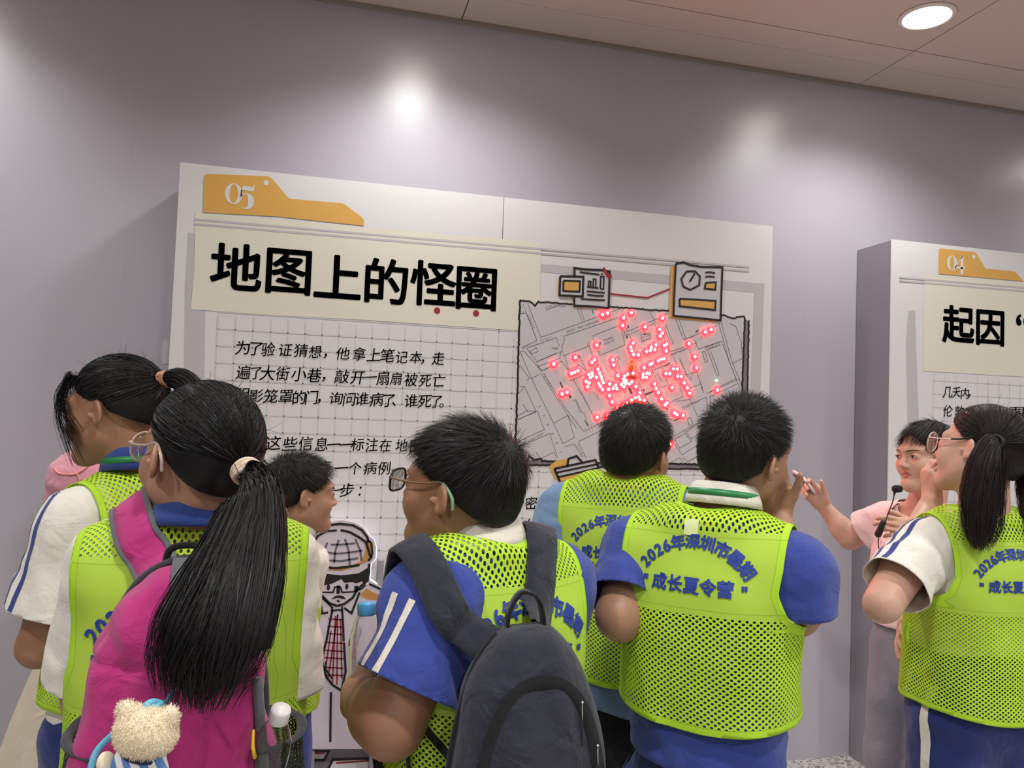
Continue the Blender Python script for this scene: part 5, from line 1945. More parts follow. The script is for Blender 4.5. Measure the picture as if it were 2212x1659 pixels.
p.vest(straight(p.zs, .92, .162, .162, .115, .125, top=.055), .955, 1.348, 1.222, .150, 1.21, seed=15, neck=.074, yt=.015)
p.vest_text(1.318, 0.0, .80)
p.trousers(C_BLACK, .93); p.shoes()
hair_short(p, 6500, 3, top=.030, side=.013, whorl=(.02, -.06, .1), lift=.36, spiky=.13, nape=-.062)
p.collar(C_SKY, p.fr.w(0, -.012, p.zs+.03), .064, .02, (0, .1, 1), 1.08)

# E: boy with glasses and a dark backpack, turned to the left
p = new_person('person in blue polo with glasses and dark backpack, face turned left', 1056, 1350, 1.37, -34, SKIN_TAN, 1.258, 1.52, 1.08)
p.tb = .94; p.td = 1.0
E_ = p
p.set_head(dep(996, 1056, 1.37), p.va-63, 8, -2, 1.04)
p.arm(-1, dep(846, 1565, 1.20), dep(776, 1495, 1.34), 1.22, dep(962, 1304, 1.27))
p.arm(1, dep(1150, 1440, 1.45), dep(1105, 1470, 1.60))
BOT_E = dep(790, 1405, 1.385)
def h1(S, p=p):
    w = p.arms[-1]['w']
    p.hand(S, w, np.array([.35, .65, .62]), np.array([.75, .2, -.55]), 1, [(40, 55, 35), (42, 58, 35), (45, 60, 35), (48, 60, 35)], tang=55, tcurl=25, sc=.92)
def h2(S, p=p): p.hand(S, p.arms[1]['w'], np.array([-.5, .6, .2]), np.array([-.5, -.3, .6]), -1, [40, 45, 45, 45], sc=.9)
p.body([h1, h2])
sh = p.shirt(C_BLUE, .85, cuff={-1: .70, 1: .84}, seed=23, neck=.062, loose=.026)
p.stripes(-1, C_COLLARW, cols=(-.62, -.22), width=.010, out=-_R*.92-_F*.40, shirtobj=sh, t0=.10, t1=.69)
p.vest(straight(p.zs, .88, .166, .172, .130, .140, .0, top=.06), .90, 1.27, 1.085, .150, 1.12, seed=25, neck=.078)
p.vest_text(1.245, 0.0, .92)
p.trousers(C_NAVY, .90); p.shoes()
hair_short(p, 8000, 4, top=.036, side=.007, whorl=(0, -.075, .085), lift=.30, spiky=.13, fringe=.5, nape=-.050, zear=.006)
nb = dep(1040, 1178, 1.37)
p.collar(C_COLLARW, nb, .068, .040, (-.16, .10, 1), 1.1)
p.ribbon(nb+np.array([0, 0, .010]), .0835, (-.16, .10, 1), .012)
eyes(p); lips(p)
glasses(p, 'dark rimmed glasses with brown and green temples on boy with dark backpack', mat('frame_dark', srgb(40, 30, 40), .3), mat('temple_brown', srgb(120, 92, 66), .4), mat('tip_green', srgb(130, 168, 132), .45), shape='square', rw=.026, rh=.019, fwd=.108, tr=.0021)

# C: girl with the pink backpack and long ponytail, nearest on the left
p = new_person('person with long black ponytail and pink backpack, back turned', 418, 1400, 1.36, 6, SKIN_MID, 1.292, 1.56, .82)
p.tb = 1.0
C_ = p
p.set_head(dep(434, 985, 1.34), p.va-31, 6, 2, 1.09)
p.arm(-1, dep(182, 1470, 1.34), dep(210, 1600, 1.46), 1.08)
p.arm(1, dep(614, 1480, 1.40), dep(600, 1570, 1.52), 1.08)
def h1(S, p=p): p.hand(S, p.arms[-1]['w'], np.array([.2, .6, -.5]), np.array([1, -.3, 0]), 1, [30, 35, 35, 35], sc=.88)
def h2(S, p=p): p.hand(S, p.arms[1]['w'], np.array([-.3, .6, -.4]), np.array([-1, -.3, 0]), -1, [30, 35, 35, 35], sc=.88)
p.body([h1, h2])
p.shirt(C_WHITE, .84, cuff={-1: 1.0, 1: 1.03}, seed=33, neck=.060, loose=.008)
p.vest(straight(p.zs, .86, .192, .195, .128, .148, top=.080), .88, 1.298, 1.06, .186, 1.07, seed=35, neck=.060)
p.vest_text(1.238, -.02, 1.0)
p.trousers(C_NAVY, .92); p.shoes()
hr = hair_tied(p, (.004, -.126, .000), 6000, 5, nape=-.07, back=.72, zear=.012, front=.072, wisps=160)
HT = p.h(.004, -.122, -.004)
hair_band(p, HT, p.R@np.array([0, -.8, -.6]), .024, cloth('cream_hair_elastic', srgb(222, 200, 178), weave=1600), hr, .0048, 3)
g0 = HT
tail_hair(p, [g0, dep(548, 1060, 1.17), dep(532, 1150, 1.12), dep(503, 1250, 1.06), dep(472, 1350, 1.02), dep(446, 1440, 1.01), dep(432, 1525, 1.015)], [.020, .042, .064, .080, .088, .086, .060], hr, 3200, 6, flat=.42, fray=.30, w=.0017, stray=90, clump=9, core=.80)
nb = dep(425, 1126, 1.335)
p.collar(C_COLLARB, nb, .065, .034, (0, .08, 1), 1.05)
eyes(p)
glasses(p, 'clear pale framed glasses on the girl with pink backpack', mat('frame_clear', srgb(214, 196, 178), .12, trans=.35), mat('frame_clear', srgb(214, 196, 178), .12), mat('frame_clear', srgb(214, 196, 178), .12), rw=.028, rh=.025, fwd=.106)

# A: girl with the high ponytail at the far left
p = new_person('person with high ponytail and striped white sleeve, leftmost vest wearer', 296, 1250, 1.74, -36, SKIN_TAN, 1.312, 1.6, 1.02)
A_ = p
p.set_head(dep(250, 886, 1.72), p.va-59, -4, 0, 1.03)
p.arm(-1, dep(86, 1395, 1.60), dep(180, 1400, 1.84))
p.arm(1, dep(430, 1340, 1.92), dep(350, 1400, 2.05))
def h1(S, p=p): p.hand(S, p.arms[-1]['w'], np.array([.6, .6, .3]), np.array([.3, -.5, .6]), 1, [40, 45, 45, 45], sc=.88)
def h2(S, p=p): p.hand(S, p.arms[1]['w'], np.array([-.6, .5, .3]), np.array([-.3, -.5, .6]), -1, [40, 45, 45, 45], sc=.88)
p.body([h1, h2])
sh = p.shirt(C_WHITE, .88, cuff={-1: .70, 1: .75}, seed=43, neck=.060, loose=.026)
p.stripes(-1, C_COLLARB, cols=(-.60, -.12), width=.011, out=-_R*.9-_F*.42, shirtobj=sh, t1=.69)
p.vest(straight(p.zs, .90, .168, .168, .118, .126), .92, 1.325, 1.12, .152, 1.17, seed=45, neck=.080)
p.trousers(C_NAVY, .95); p.shoes()
hr = hair_tied(p, (0, -.112, .062), 5200, 7, nape=-.05, back=.5, zear=.010, front=.062, wisps=200)
HT = p.h(0, -.110, .062)
hair_band(p, HT, p.R@np.array([0, -.95, .2]), .019, mat('copper_hair_elastic', srgb(176, 122, 92), .35), hr, .0034, 4)
tail_hair(p, [HT, p.h(0, -.145, .062), p.h(0, -.178, .03), p.h(0, -.19, -.03), p.h(0, -.185, -.11), p.h(0, -.17, -.2)], [.016, .026, .032, .034, .028, .012], hr, 900, 8, flat=.7, fray=.3)
# loose locks beside the face
rg = np.random.RandomState(2)
loc = []
for i in range(110):
    s0 = np.array([-.035-.03*rg.rand(), .062+.012*rg.rand(), .070+.015*rg.rand()])
    e0 = np.array([-.072+.010*rg.rand(), .026+.034*rg.rand(), -.03-.09*rg.rand()])
    m0 = (s0+e0)/2+np.array([-.014, .018+.010*rg.rand(), .01])
    loc.append(catmull([s0, m0, e0], 5)[:11])
for i in range(90):
    s0 = np.array([-.02+.05*rg.rand(), .085, .078]); e0 = s0+np.array([-.01*rg.rand(), .020+.018*rg.rand(), -.060-.03*rg.rand()])
    loc.append(catmull([s0, (s0+e0)/2+np.array([0, .016, .014]), e0], 5)[:11])
lv_, lf_ = ribbons(np.array(loc), np.tile(np.array([-.8, .6, 0]), (len(loc), 1)), np.full(len(loc), .0019), .4, .4)
p.put('loose_locks', p.to_w(lv_), lf_, M_HAIR, hr)
nb = dep(302, 1012, 1.72)
p.collar(C_COLLARB, nb, .064, .042, (-.08, .1, 1), 1.08)
p.ribbon(nb+np.array([0, 0, .018]), .079, (-.08, .1, 1), .014)
eyes(p); lips(p)

# D: small boy in profile before the cut-out figure
p = new_person('person with short black hair in profile facing right beside the cut-out cartoon figure', 584, 1300, 2.22, 38, SKIN_MID, 1.135, 1.40, .78)
p.tb = .84
p.set_head(dep(650, 1066, 2.2), p.va+76, 0, 0, .95)
p.arm(-1, dep(545, 1330, 2.3), dep(600, 1380, 2.45))
p.arm(1, dep(620, 1350, 2.2), dep(628, 1360, 2.42))
def h1(S, p=p): p.hand(S, p.arms[1]['w'], np.array([.1, .8, .2]), np.array([-.7, 0, .6]), -1, [40, 45, 45, 45], sc=.8)
def h2(S, p=p): p.hand(S, p.arms[-1]['w'], np.array([.5, .6, .2]), np.array([.5, -.3, .6]), 1, [40, 45, 45, 45], sc=.8)
p.body([h1, h2])
sh = p.shirt(C_WHITE, .74, cuff={-1: .75, 1: .75}, seed=53, neck=.056, amp=.004)
p.vest(straight(p.zs, .72, .132, .150, .100, .125, top=.02), .715, 1.175, 1.0, .100, 1.06, seed=55, neck=.125)
p.trousers(C_BLUE, .80, wide=.012); p.shoes()
# blue yoke panel of the shirt
V_ = []
bv = p.bvh(sh)
n1, n2 = 20, 10
for i in range(n1+1):
    for j in range(n2+1):
        x = -.10+.20*i/n1; y = -.085+.145*j/n2
        q = p.fr.w(x, y, p.zs+.2)
        h = bv.ray_cast(Vector(q-p.base), Vector((0, 0, -1)), .5)
        z = h[0].z if h[0] is not None else p.zs-.03
        z = max(z, p.zs-.05)
        V_.append(np.array([q[0], q[1], z+.0025]))
Fq = [(i*(n2+1)+j, (i+1)*(n2+1)+j, (i+1)*(n2+1)+j+1, i*(n2+1)+j+1) for i in range(n1) for j in range(n2)
      if math.hypot(-.10+.20*(i+.5)/n1, -.085+.145*(j+.5)/n2+.01) > .058 and math.hypot((-.10+.20*(i+.5)/n1)/.1, (-.0125+0.0-.085+.145*(j+.5)/n2+.0125)/.08) < 1]
p.put('shoulder_yoke', V_, Fq, C_BLUE, sh)
hair_short(p, 6000, 9, top=.030, side=.014, whorl=(.02, -.06, .095), lift=.5, spiky=.2, fringe=.35, nape=-.062, front=.074)
p.collar(C_COLLARW, dep(624, 1146, 2.2), .060, .050, (.18, .12, 1), 1.1)
eyes(p); lips(p)

# B: woman in a pink blouse, mostly hidden behind the far left girl
p = new_person('person in rose pink blouse and cream skirt mostly hidden behind the leftmost girl', 236, 1250, 2.36, -50, SKIN_FAIR, 1.345, 1.62, 1.0)
p.set_head(dep(220, 900, 2.34), p.va-40, 0, 0, 1.0)
p.arm(-1, dep(160, 1210, 2.34), dep(235, 1190, 2.64))
p.arm(1, dep(330, 1200, 2.48), dep(280, 1260, 2.62))
def h1(S, p=p): p.hand(S, p.arms[-1]['w'], np.array([.6, .6, .1]), np.array([.3, -.5, .6]), 1, [40, 45, 45, 45], sc=.88)
def h2(S, p=p): p.hand(S, p.arms[1]['w'], np.array([-.6, .5, .1]), np.array([-.3, -.5, .6]), -1, [40, 45, 45, 45], sc=.88)
p.body([h1, h2])
sh = p.shirt(C_ROSE, .95, cuff={-1: .85, 1: .85}, seed=63, neck=.066, off=.016, loose=.03, amp=.009)
S = Solid()
S.loft(p.fr, [(.10, .30, .26, 0, -.03), (.30, .28, .24, 0, -.03), (.60, .235, .20, 0, -.015), (.85, .17, .135, 0, 0), (1.0, .14, .11, 0, 0)], 0, .02, 2.2)
V, Q = S.surface(.014)
l = p.fr.loc(V); an = np.arctan2(l[:, 0], l[:, 1])
k_ = np.clip((1.0-V[:, 2])/.5, 0, 1)*.016*np.sin(an*13+3*np.sin(V[:, 2]*3))
V = V+vnorm(V, Q)*k_[:, None]
V, F3, _d = clip(V, tri(Q), [lambda P: P[:, 2]-.985, lambda P: .13-P[:, 2]])
p.put('skirt', V, F3, C_CREAM); p.shoes()
hair_short(p, 3000, 10, top=.05, side=.05, nape=-.075, lift=.2, spiky=.12, zear=-.03)
# thin cord of a hat hanging over the blouse
bv = p.bvh(sh)
def on_shirt(px, py):
    d = ray(px, py); d = d/np.linalg.norm(d)
    h = bv.ray_cast(Vector(EYE-p.base), Vector(d), 5)
    return np.array(h[0])+p.base-d*.004 if h[0] is not None else dep(px, py, 2.22)
cd = [on_shirt(*q) for q in [(118, 1012), (126, 1022), (150, 1025), (166, 1022), (185, 1010), (205, 993), (222, 981)]]
v, f = tube_vf(catmull(cd, 5), .0032, 7)
co = p.put('cord', v, f, mat('salmon_cord', srgb(222, 148, 136), .6), sh)
v, f = tube_vf(catmull([on_shirt(165, 1022), on_shirt(170, 1032), on_shirt(172, 1040)], 4), .003, 7)
p.put('cord_end', v, f, mat('salmon_cord', srgb(222, 148, 136), .6), co)

# H: guide in a pale pink polo pointing with her phone
p = new_person('person with short cropped hair in pale pink polo and grey jeans holding a phone', 1985, 1250, 2.62, -140, SKIN_FAIR, 1.245, 1.56, .95)
H_ = p
p.set_head(dep(2003, 986, 2.57), p.va-134, 0, 2, 1.0)
p.arm(1, dep(1836, 1163, 2.86), dep(1778, 1092, 2.92))
p.arm(-1, dep(2030, 1235, 2.42), dep(1984, 1158, 2.36))
def h1(S, p=p):
    w = p.arms[1]['w']
    p.hand(S, w, dep(1738, 1042, 2.93)-w, np.array([-.35, -.75, -.45]), 1, [(30, 40, 25), (42, 52, 30), (50, 58, 30), (52, 58, 30)], tang=32, tcurl=6, sc=.95)
def h2(S, p=p):
    w = p.arms[-1]['w']
    p.hand(S, w, dep(1900, 1122, 2.30)-w, np.array([.35, .85, -.35]), -1, [(28, 45, 30), (32, 50, 30), (36, 52, 30), (40, 52, 30)], tang=40, tcurl=20, sc=.95)
p.body([h1, h2])
sh = p.shirt(C_PINK, .90, cuff={-1: .62, 1: .55}, seed=73, neck=.074, loose=.022)
p.trousers(C_JEAN, .93, wide=.016, off=.012); p.shoes()
hair_short(p, 5600, 12, top=.040, side=.028, whorl=(0, -.05, .105), lift=.12, spiky=.10, fringe=.30, nape=-.07, front=.070, zear=-.012, m=M_HAIRB)
nb = p.fr.w(0, .0, p.zs+.022)
co = p.collar(C_PINK, nb, .070, .040, (.0, .0, 1), 1.25, open_=1.3)
eyes(p); lips(p)
# stripe on the collar tip, necklace
cf = p.fr
v, f = tube_vf(catmull([cf.w(-.065, .03, p.zs+.045), cf.w(-.05, .075, p.zs-.01), cf.w(-.01, .098, p.zs-.055), cf.w(.01, .098, p.zs-.055), cf.w(.05, .075, p.zs-.01), cf.w(.065, .03, p.zs+.045)], 6), .0009, 5)
nk = p.put('necklace', v, f, mat('fine_gold', srgb(200, 160, 110), .25, 1.0))
v, f = lathe_vf([(0, -.003), (.003, 0), (0, .003)], 8)
p.put('pendant', np.array(v)+cf.w(0, .100, p.zs-.058), f, mat('fine_gold', srgb(200, 160, 110), .25, 1.0), nk)

# I: girl with pigtails at the right edge
p = new_person('person with black pigtails and striped white sleeve, rightmost, hand at her chin', 2112, 1250, 2.0, -40, SKIN_FAIR, 1.275, 1.6, 1.0)
I_ = p
p.set_head(dep(2118, 974, 2.0), p.va-64, 8, 10, 1.0)
p.arm(-1, dep(1906, 1306, 1.86), dep(2014, 1078, 2.16))
p.arm(1, dep(2235, 1330, 2.05), dep(1975, 1320, 2.17))
def h1(S, p=p):
    w = p.arms[-1]['w']
    p.hand(S, w, dep(2006, 1000, 2.15)-w, np.array([.75, -.1, .1]), 1, [(45, 75, 40), (50, 80, 40), (55, 80, 40), (58, 80, 40)], tang=35, tcurl=25, sc=.9)
def h2(S, p=p):
    w = p.arms[1]['w']
    p.hand(S, w, dep(1930, 1380, 2.12)-w, np.array([.1, -.6, -.3]), -1, [(12, 18, 10), (15, 20, 10), (18, 22, 12), (22, 24, 12)], tang=25, tcurl=10, spread=.6, sc=.92)
p.body([h1, h2])
sh = p.shirt(C_WHITE, 1.01, cuff={-1: .70, 1: .72}, seed=83, neck=.060, loose=.024)
p.stripes(-1, C_COLLARB, cols=(-.05, .38), width=.012, out=-p.fr.r*.9-p.fr.f*.35, shirtobj=sh, t1=.68)
p.vest(straight(p.zs, .86, .158, .168, .118, .130), .875, 1.288, 1.118, .146, 1.14, seed=85, neck=.076)
p.vest_text(1.262, 0.0, .80)
tr_ = p.trousers(C_NAVY, 1.04, wide=.008); p.shoes()
# white side stripe down the left leg
bv = p.bvh(tr_); V_ = []
for i in range(30):
    z = .92-.80*i/29
    for k in (-.5, .5):
        y = -.035+.022*k
        st = p.fr.w(-.5, y, z)
        h = bv.ray_cast(Vector(st-p.base), Vector(p.fr.r), .6)
        V_.append((np.array(h[0])+p.base-p.fr.r*.003) if h[0] is not None else p.fr.w(-.16, y, z))
p.put('side_stripe', V_, [(2*i, 2*i+1, 2*i+3, 2*i+2) for i in range(29)], C_WHITE, tr_)
hr = hair_tied(p, [(-.074, -.062, .022), (.074, -.062, .022)], 6400, 13, grow=1.03, nape=-.088, back=.85, zear=.006, front=.062, wisps=120, m=M_HAIRB)
for sd, gp in ((-1, [(-.082, -.068, .022), (-.102, -.072, .004), (-.108, -.074, -.05), (-.106, -.080, -.12), (-.100, -.092, -.19), (-.092, -.10, -.25)]), (1, [(.082, -.068, .022), (.098, -.085, .005), (.10, -.10, -.05), (.09, -.13, -.12), (.08, -.15, -.2), (.07, -.165, -.28)])):
    g = [p.h(*q) for q in gp]
    tail_hair(p, g, [.018, .036, .052, .058, .054, .026], hr, 2200, 14+sd, flat=.55, fray=.38, stray=30, clump=9, m=M_HAIRB, name='pigtail', core=.78)
    hair_band(p, p.h(sd*.079, -.065, .022), p.R@np.array([sd*.95, -.2, -.1]), .018, mat('black_elastic', srgb(30, 26, 28), .7), hr, .004, 3)
p.collar(C_COLLARB, p.fr.w(0, -.012, p.zs+.024), .064, .036, (0, .1, 1), 1.12)
eyes(p); lips(p)
glasses(p, 'pale rimmed glasses with black tipped temples on the pigtailed girl', mat('frame_pink', srgb(232, 200, 190), .2, trans=.2), mat('temple_pink', srgb(230, 196, 184), .25), mat('tip_black', srgb(30, 28, 30), .4), rw=.028, rh=.026, fwd=.108, tipfrom=.30)
# ------------------------------------------------------------------ things carried and held
def surf(p, bv, spec, lift):
    """a point on the clothes: ('b',x,z) from behind, ('t',x,y) from above, ('f',x,z) from the front, ('w',x,y,z) free"""
    k = spec[0]
    if k == 'w': return p.fr.w(*spec[1:]), None
    if k == 'b': o, d = p.fr.w(spec[1], -.7, spec[2]), p.fr.f
    elif k == 'f': o, d = p.fr.w(spec[1], .7, spec[2]), -p.fr.f
    else: o, d = p.fr.w(spec[1], spec[2], p.zs+.5), np.array([0, 0, -1.0])
    h = bv.ray_cast(Vector(o-p.base), Vector(d), 1.5)
    if h[0] is None: return None, None
    n = np.array(h[1])
    if np.dot(n, d) > 0: n = -n
    return np.array(h[0])+p.base+n*lift, n

def strap_vf(p, on, specs, width, lift=.006, thick=.007, base=None):
    bv = p.bvh(on)
    pts, nr = [], []
    for sp in specs:
        q, n = surf(p, bv, sp, lift)
        if q is None: continue
        pts.append(q); nr.append(n if n is not None else -p.fr.f)
    P = catmull(pts, 7)
    Nn = np.array([np.interp(np.linspace(0, len(nr)-1, len(P)), range(len(nr)), np.array(nr)[:, i]) for i in range(3)]).T
    T = np.gradient(P, axis=0)
    S_ = np.cross(T, Nn); S_ /= np.linalg.norm(S_, axis=1)[:, None]
    Nn = np.cross(S_, T); Nn /= np.linalg.norm(Nn, axis=1)[:, None]
    W = np.interp(np.linspace(0, 1, len(P)), np.linspace(0, 1, len(np.atleast_1d(width))) if np.ndim(width) else [0, 1], width if np.ndim(width) else [width, width])
    V, Fc = [], []
    prof = [(-.5, 0), (-.46, 1), (-.2, 1.25), (.2, 1.25), (.46, 1), (.5, 0), (.2, -.2), (-.2, -.2)]
    for i in range(len(P)):
        for a, b in prof:
            V.append(P[i]+S_[i]*a*W[i]+Nn[i]*b*thick)
    k = len(prof)
    for i in range(len(P)-1):
        for j in range(k):
            Fc.append((i*k+j, i*k+(j+1) % k, (i+1)*k+(j+1) % k, (i+1)*k+j))
    return V, Fc, P, S_, Nn, W

def put0(name, V, F, m, root, base, smooth=True):
    return mesh_obj(name, np.asarray(V)-base, F, m, root, smooth)

C_MAG = cloth('magenta_nylon', srgb(186, 44, 118), rough=.62, weave=1300, folds=9, bs=.3)
C_GWEB = cloth('grey_webbing', srgb(98, 98, 102), weave=1100)
C_DGREY = cloth('dark_grey_piping', srgb(58, 58, 62), weave=1100)
C_PACK = cloth('charcoal_navy_nylon', srgb(36, 38, 50), rough=.6, weave=1200, folds=9, bs=.35)
C_PBLK = cloth('black_webbing', srgb(20, 20, 24), weave=1000)
M_ZIP = mat('zip_metal', srgb(190, 185, 178), .3, 1.0)
def net_mat():
    t = NT('pocket_net')
    tc = t.n('ShaderNodeTexCoord')
    mp_ = t.n('ShaderNodeMapping'); mp_.inputs['Scale'].default_value = (1/.0042,)*3
    mp_.inputs['Rotation'].default_value = (0, math.radians(45), 0)
    t.l(tc.outputs['Object'], mp_.inputs[0])
    vo = t.n('ShaderNodeTexVoronoi', i_Scale=1.0, i_Randomness=0.0)
    t.l(mp_.outputs[0], vo.inputs['Vector'])
    h = t.math('LESS_THAN', vo.outputs['Distance'], .36)
    t.b.inputs['Base Color'].default_value = srgb(40, 40, 44)
    t.b.inputs['Roughness'].default_value = .7
    tp = t.n('ShaderNodeBsdfTransparent'); mx = t.n('ShaderNodeMixShader')
    t.l(h, mx.inputs[0]); t.l(t.b.outputs[0], mx.inputs[1]); t.l(tp.outputs[0], mx.inputs[2])
    t.l(mx.outputs[0], t.out.inputs[0])
    return t.m
M_NET = net_mat()
def pet_mat():
    t = NT('clear_bottle_plastic')
    t.b.inputs['Base Color'].default_value = (.97, .98, .98, 1)
    t.b.inputs['Roughness'].default_value = .06
    t.b.inputs['IOR'].default_value = 1.33
    t.b.inputs['Transmission Weight'].default_value = 1.0
    return t.m
M_PET = pet_mat()

# ---- pink backpack on the girl in front
p = C_
BX, BY = .006, -.225
BK = Frame(*p.fr.w(BX, BY, 0)[:2], p.va+6)
blev = [(.84, .110, .062, 0, 0), (.87, .132, .075, 0, 0), (1.0, .138, .085, 0, 0), (1.12, .127, .082, 0, 0), (1.20, .112, .074, .004, 0), (1.26, .088, .062, .010, 0), (1.295, .058, .045, .018, 0), (1.312, .026, .022, .024, 0)]
root = empty('backpack', tuple(BK.o))
tag(root, 'magenta pink backpack with grey straps worn by the long ponytail girl', 'backpack')
S = Solid(); S.loft(BK, blev, 0, .02, 2.7)
V, Q = S.surface(.007); V = smooth_v(V, Q, 2); N = vnorm(V, Q)
l = BK.loc(V)
pl = np.clip((1.19-l[:, 2])/.12, 0, 1)*np.clip((l[:, 2]-.9)/.2, 0, 1)
g = .008*pl*np.sin(l[:, 0]*95+3*np.sin(l[:, 2]*9))+.007*vnoise(np.stack([l[:, 0]*26, l[:, 1]*10, l[:, 2]*7], 1), 3)+.006*vnoise(l*18, 4)
g += .009*np.clip((l[:, 2]-1.19)/.05, 0, 1)*np.sin(l[:, 0]*70+l[:, 2]*20)*np.clip((1.29-l[:, 2])/.06, 0, 1)
g -= .006*np.exp(-((l[:, 2]-1.185-.004*np.sin(l[:, 0]*40))/.004)**2)
V = V+N*g[:, None]
bag = put0('bag_body', V, Q, C_MAG, root, BK.o)
bagbv = BVHTree.FromPolygons((V-BK.o).tolist(), Q.tolist())
def on_bag(px, py, lift=.002, bv_=None, base=None):
    bv_ = bv_ or bagbv; base = BK.o if base is None else base
    d = ray(px, py); d /= np.linalg.norm(d)
    h = bv_.ray_cast(Vector(EYE-base), Vector(d), 6)
    if h[0] is None: return None
    n = np.array(h[1])
    if np.dot(n, d) > 0: n = -n
    return np.array(h[0])+base+n*lift
def bag_line(name, pts, r, m, flat=.5, bv_=None, base=None, rt=None, sub_=5):
    q = [on_bag(a, b, .001, bv_, base) for a, b in pts]
    q = [x for x in q if x is not None]
    v, f = tube_vf(catmull(q, sub_), r, 8, flat)
    return put0(name, v, f, m, rt or root, BK.o if base is None else base)
# piping round the top edge, zip, webbing
pp = [BK.w(a, b, z) for a, b, z in [(-.128, .030, 1.0), (-.122, .03, 1.12), (-.106, .028, 1.20), (-.082, .026, 1.262), (-.05, .026, 1.300), (0, .028, 1.318), (.05, .026, 1.300), (.082, .026, 1.262), (.106, .028, 1.20), (.122, .03, 1.12), (.128, .03, 1.0)]]
v, f = tube_vf(catmull(pp, 6), .0062, 8)
put0('edge_piping', v, f, C_DGREY, root, BK.o)
zp = [BK.w(.113, -.060, 1.16), BK.w(.122, -.058, 1.08), BK.w(.132, -.054, 1.0), BK.w(.137, -.045, .93), BK.w(.132, -.04, .87)]
v, f = tube_vf(catmull(zp, 6), .0075, 8)
zo = put0('side_zip', v, f, C_GWEB, root, BK.o)
q = BK.w(.112, -.076, 1.072)
v, f = tube_vf([q+np.array([0, 0, .022])-BK.f*.004, q-BK.f*.007, q+BK.r*.004-np.array([0, 0, .016])-BK.f*.006], [.003, .0045, .0055], 10, .6)
put0('zip_puller', v, f, mat('puller_yellow', srgb(238, 186, 30), .4), zo, BK.o)
# haul loop and webbing tab
v, f = tube_vf(catmull([BK.w(-.034, .035, 1.305), BK.w(-.026, .03, 1.332), BK.w(.0, .03, 1.338), BK.w(.026, .03, 1.332), BK.w(.034, .035, 1.305)], 6), .0055, 8)
put0('haul_loop', v, f, C_PBLK, root, BK.o)
wt = [BK.w(-.004, .010, 1.322), BK.w(-.004, -.004, 1.314), BK.w(-.002, -.026, 1.298), BK.w(.004, -.048, 1.268), BK.w(.014, -.060, 1.235)]
P_ = catmull(wt, 5)
V_, F_ = [], []
for q in P_:
    V_ += [q-BK.r*.014-BK.f*.002, q+BK.r*.014-BK.f*.002]
F_ = [(2*i, 2*i+1, 2*i+3, 2*i+2) for i in range(len(P_)-1)]
o = put0('webbing_tab', V_, F_, C_GWEB, root, BK.o); md = o.modifiers.new('t', 'SOLIDIFY'); md.thickness = .003; md.offset = 0
# shoulder straps
for sd in (-1, 1):
    sp = [('w', BX+sd*.035, -.165, 1.27), ('b', BX+sd*.066, p.zs+.012), ('b', BX+sd*.088, p.zs+.038), ('t', sd*.105, -.035), ('t', sd*.112, .02), ('f', sd*.118, p.zs-.01), ('f', sd*.120, p.zs-.10), ('f', sd*.125, p.zs-.22)]
    V_, F_, P_, S_, N_, W_ = strap_vf(p, p.vestobj, sp, .062, .006, .006)
    so = put0('shoulder_strap', V_, F_, C_MAG, root, BK.o)
    for e_ in (-.5, .5):
        v, f = tube_vf(P_+S_*(W_*e_)[:, None]+N_*.005, .0055, 7, .5)
        put0('strap_edging', v, f, C_GWEB, so, BK.o)
# side pockets of dark net with a grey band
def pocket(sd, z0, z1, a0, a1, bulge):
    V_, F_ = [], []
    na, nz = 16, 12
    for j in range(nz+1):
        z = z0+(z1-z0)*j/nz
        aa = np.interp(z, [r[0] for r in blev], [r[1] for r in blev]); bb = np.interp(z, [r[0] for r in blev], [r[2] for r in blev])
        for i in range(na+1):
            t = i/na
            an = math.radians(a0+(a1-a0)*t)
            k = 1.03+bulge*math.sin(math.pi*t)
            x = aa*k*math.copysign(abs(math.sin(an))**.75, math.sin(an))*sd; y = -bb*k*math.copysign(abs(math.cos(an))**.75, math.cos(an))
            zz = z+(.02*(t-.5) if j == nz else .02*(t-.5)*j/nz)
            V_.append(BK.w(x, y, zz))
    for j in range(nz):
        for i in range(na):
            F_.append((j*(na+1)+i, j*(na+1)+i+1, (j+1)*(na+1)+i+1, (j+1)*(na+1)+i))
    o = put0('side_pocket', V_, F_, M_NET, root, BK.o)
    top = np.array(V_[nz*(na+1):])
    v, f = tube_vf(top, .008, 8, .35)
    put0('pocket_band', v, f, C_DGREY, o, BK.o)
pocket(-1, .85, 1.075, 40, 108, .05)
pocket(1, .85, 1.062, 52, 140, .34)

# ---- water bottle with white cap in its side pocket
def bottle(name, label, base_pt, axis, prof, capprof, m_cap, m_label=None, water=None):
    r = empty(name, tuple(base_pt)); tag(r, label, 'bottle')
    v, f = lathe_vf(prof, 32, (0, 0, 0), axis)
    mesh_obj('bottle_body', v, f, M_PET, r, True)
    v, f = lathe_vf(capprof, 36, (0, 0, 0), axis)
    n = 36
    c = mesh_obj('bottle_cap', v, f, m_cap, r, True)
    return r
ax = unit(np.array(dep(612, 1512, 1.10))-np.array(dep(583, 1625, 1.12)))
cap0 = dep(604, 1545, 1.105)
Lb = .195
wall = [(0, 0), (.026, 0), (.029, .006), (.0285, .05), (.0275, .055), (.0285, .06), (.029, .12), (.026, .145), (.017, .165), (.0125, .175), (.0125, Lb)]
inner = [(r-.0012 if r > .002 else 0, z+(.0015 if z < .003 else 0)) for r, z in wall][::-1]
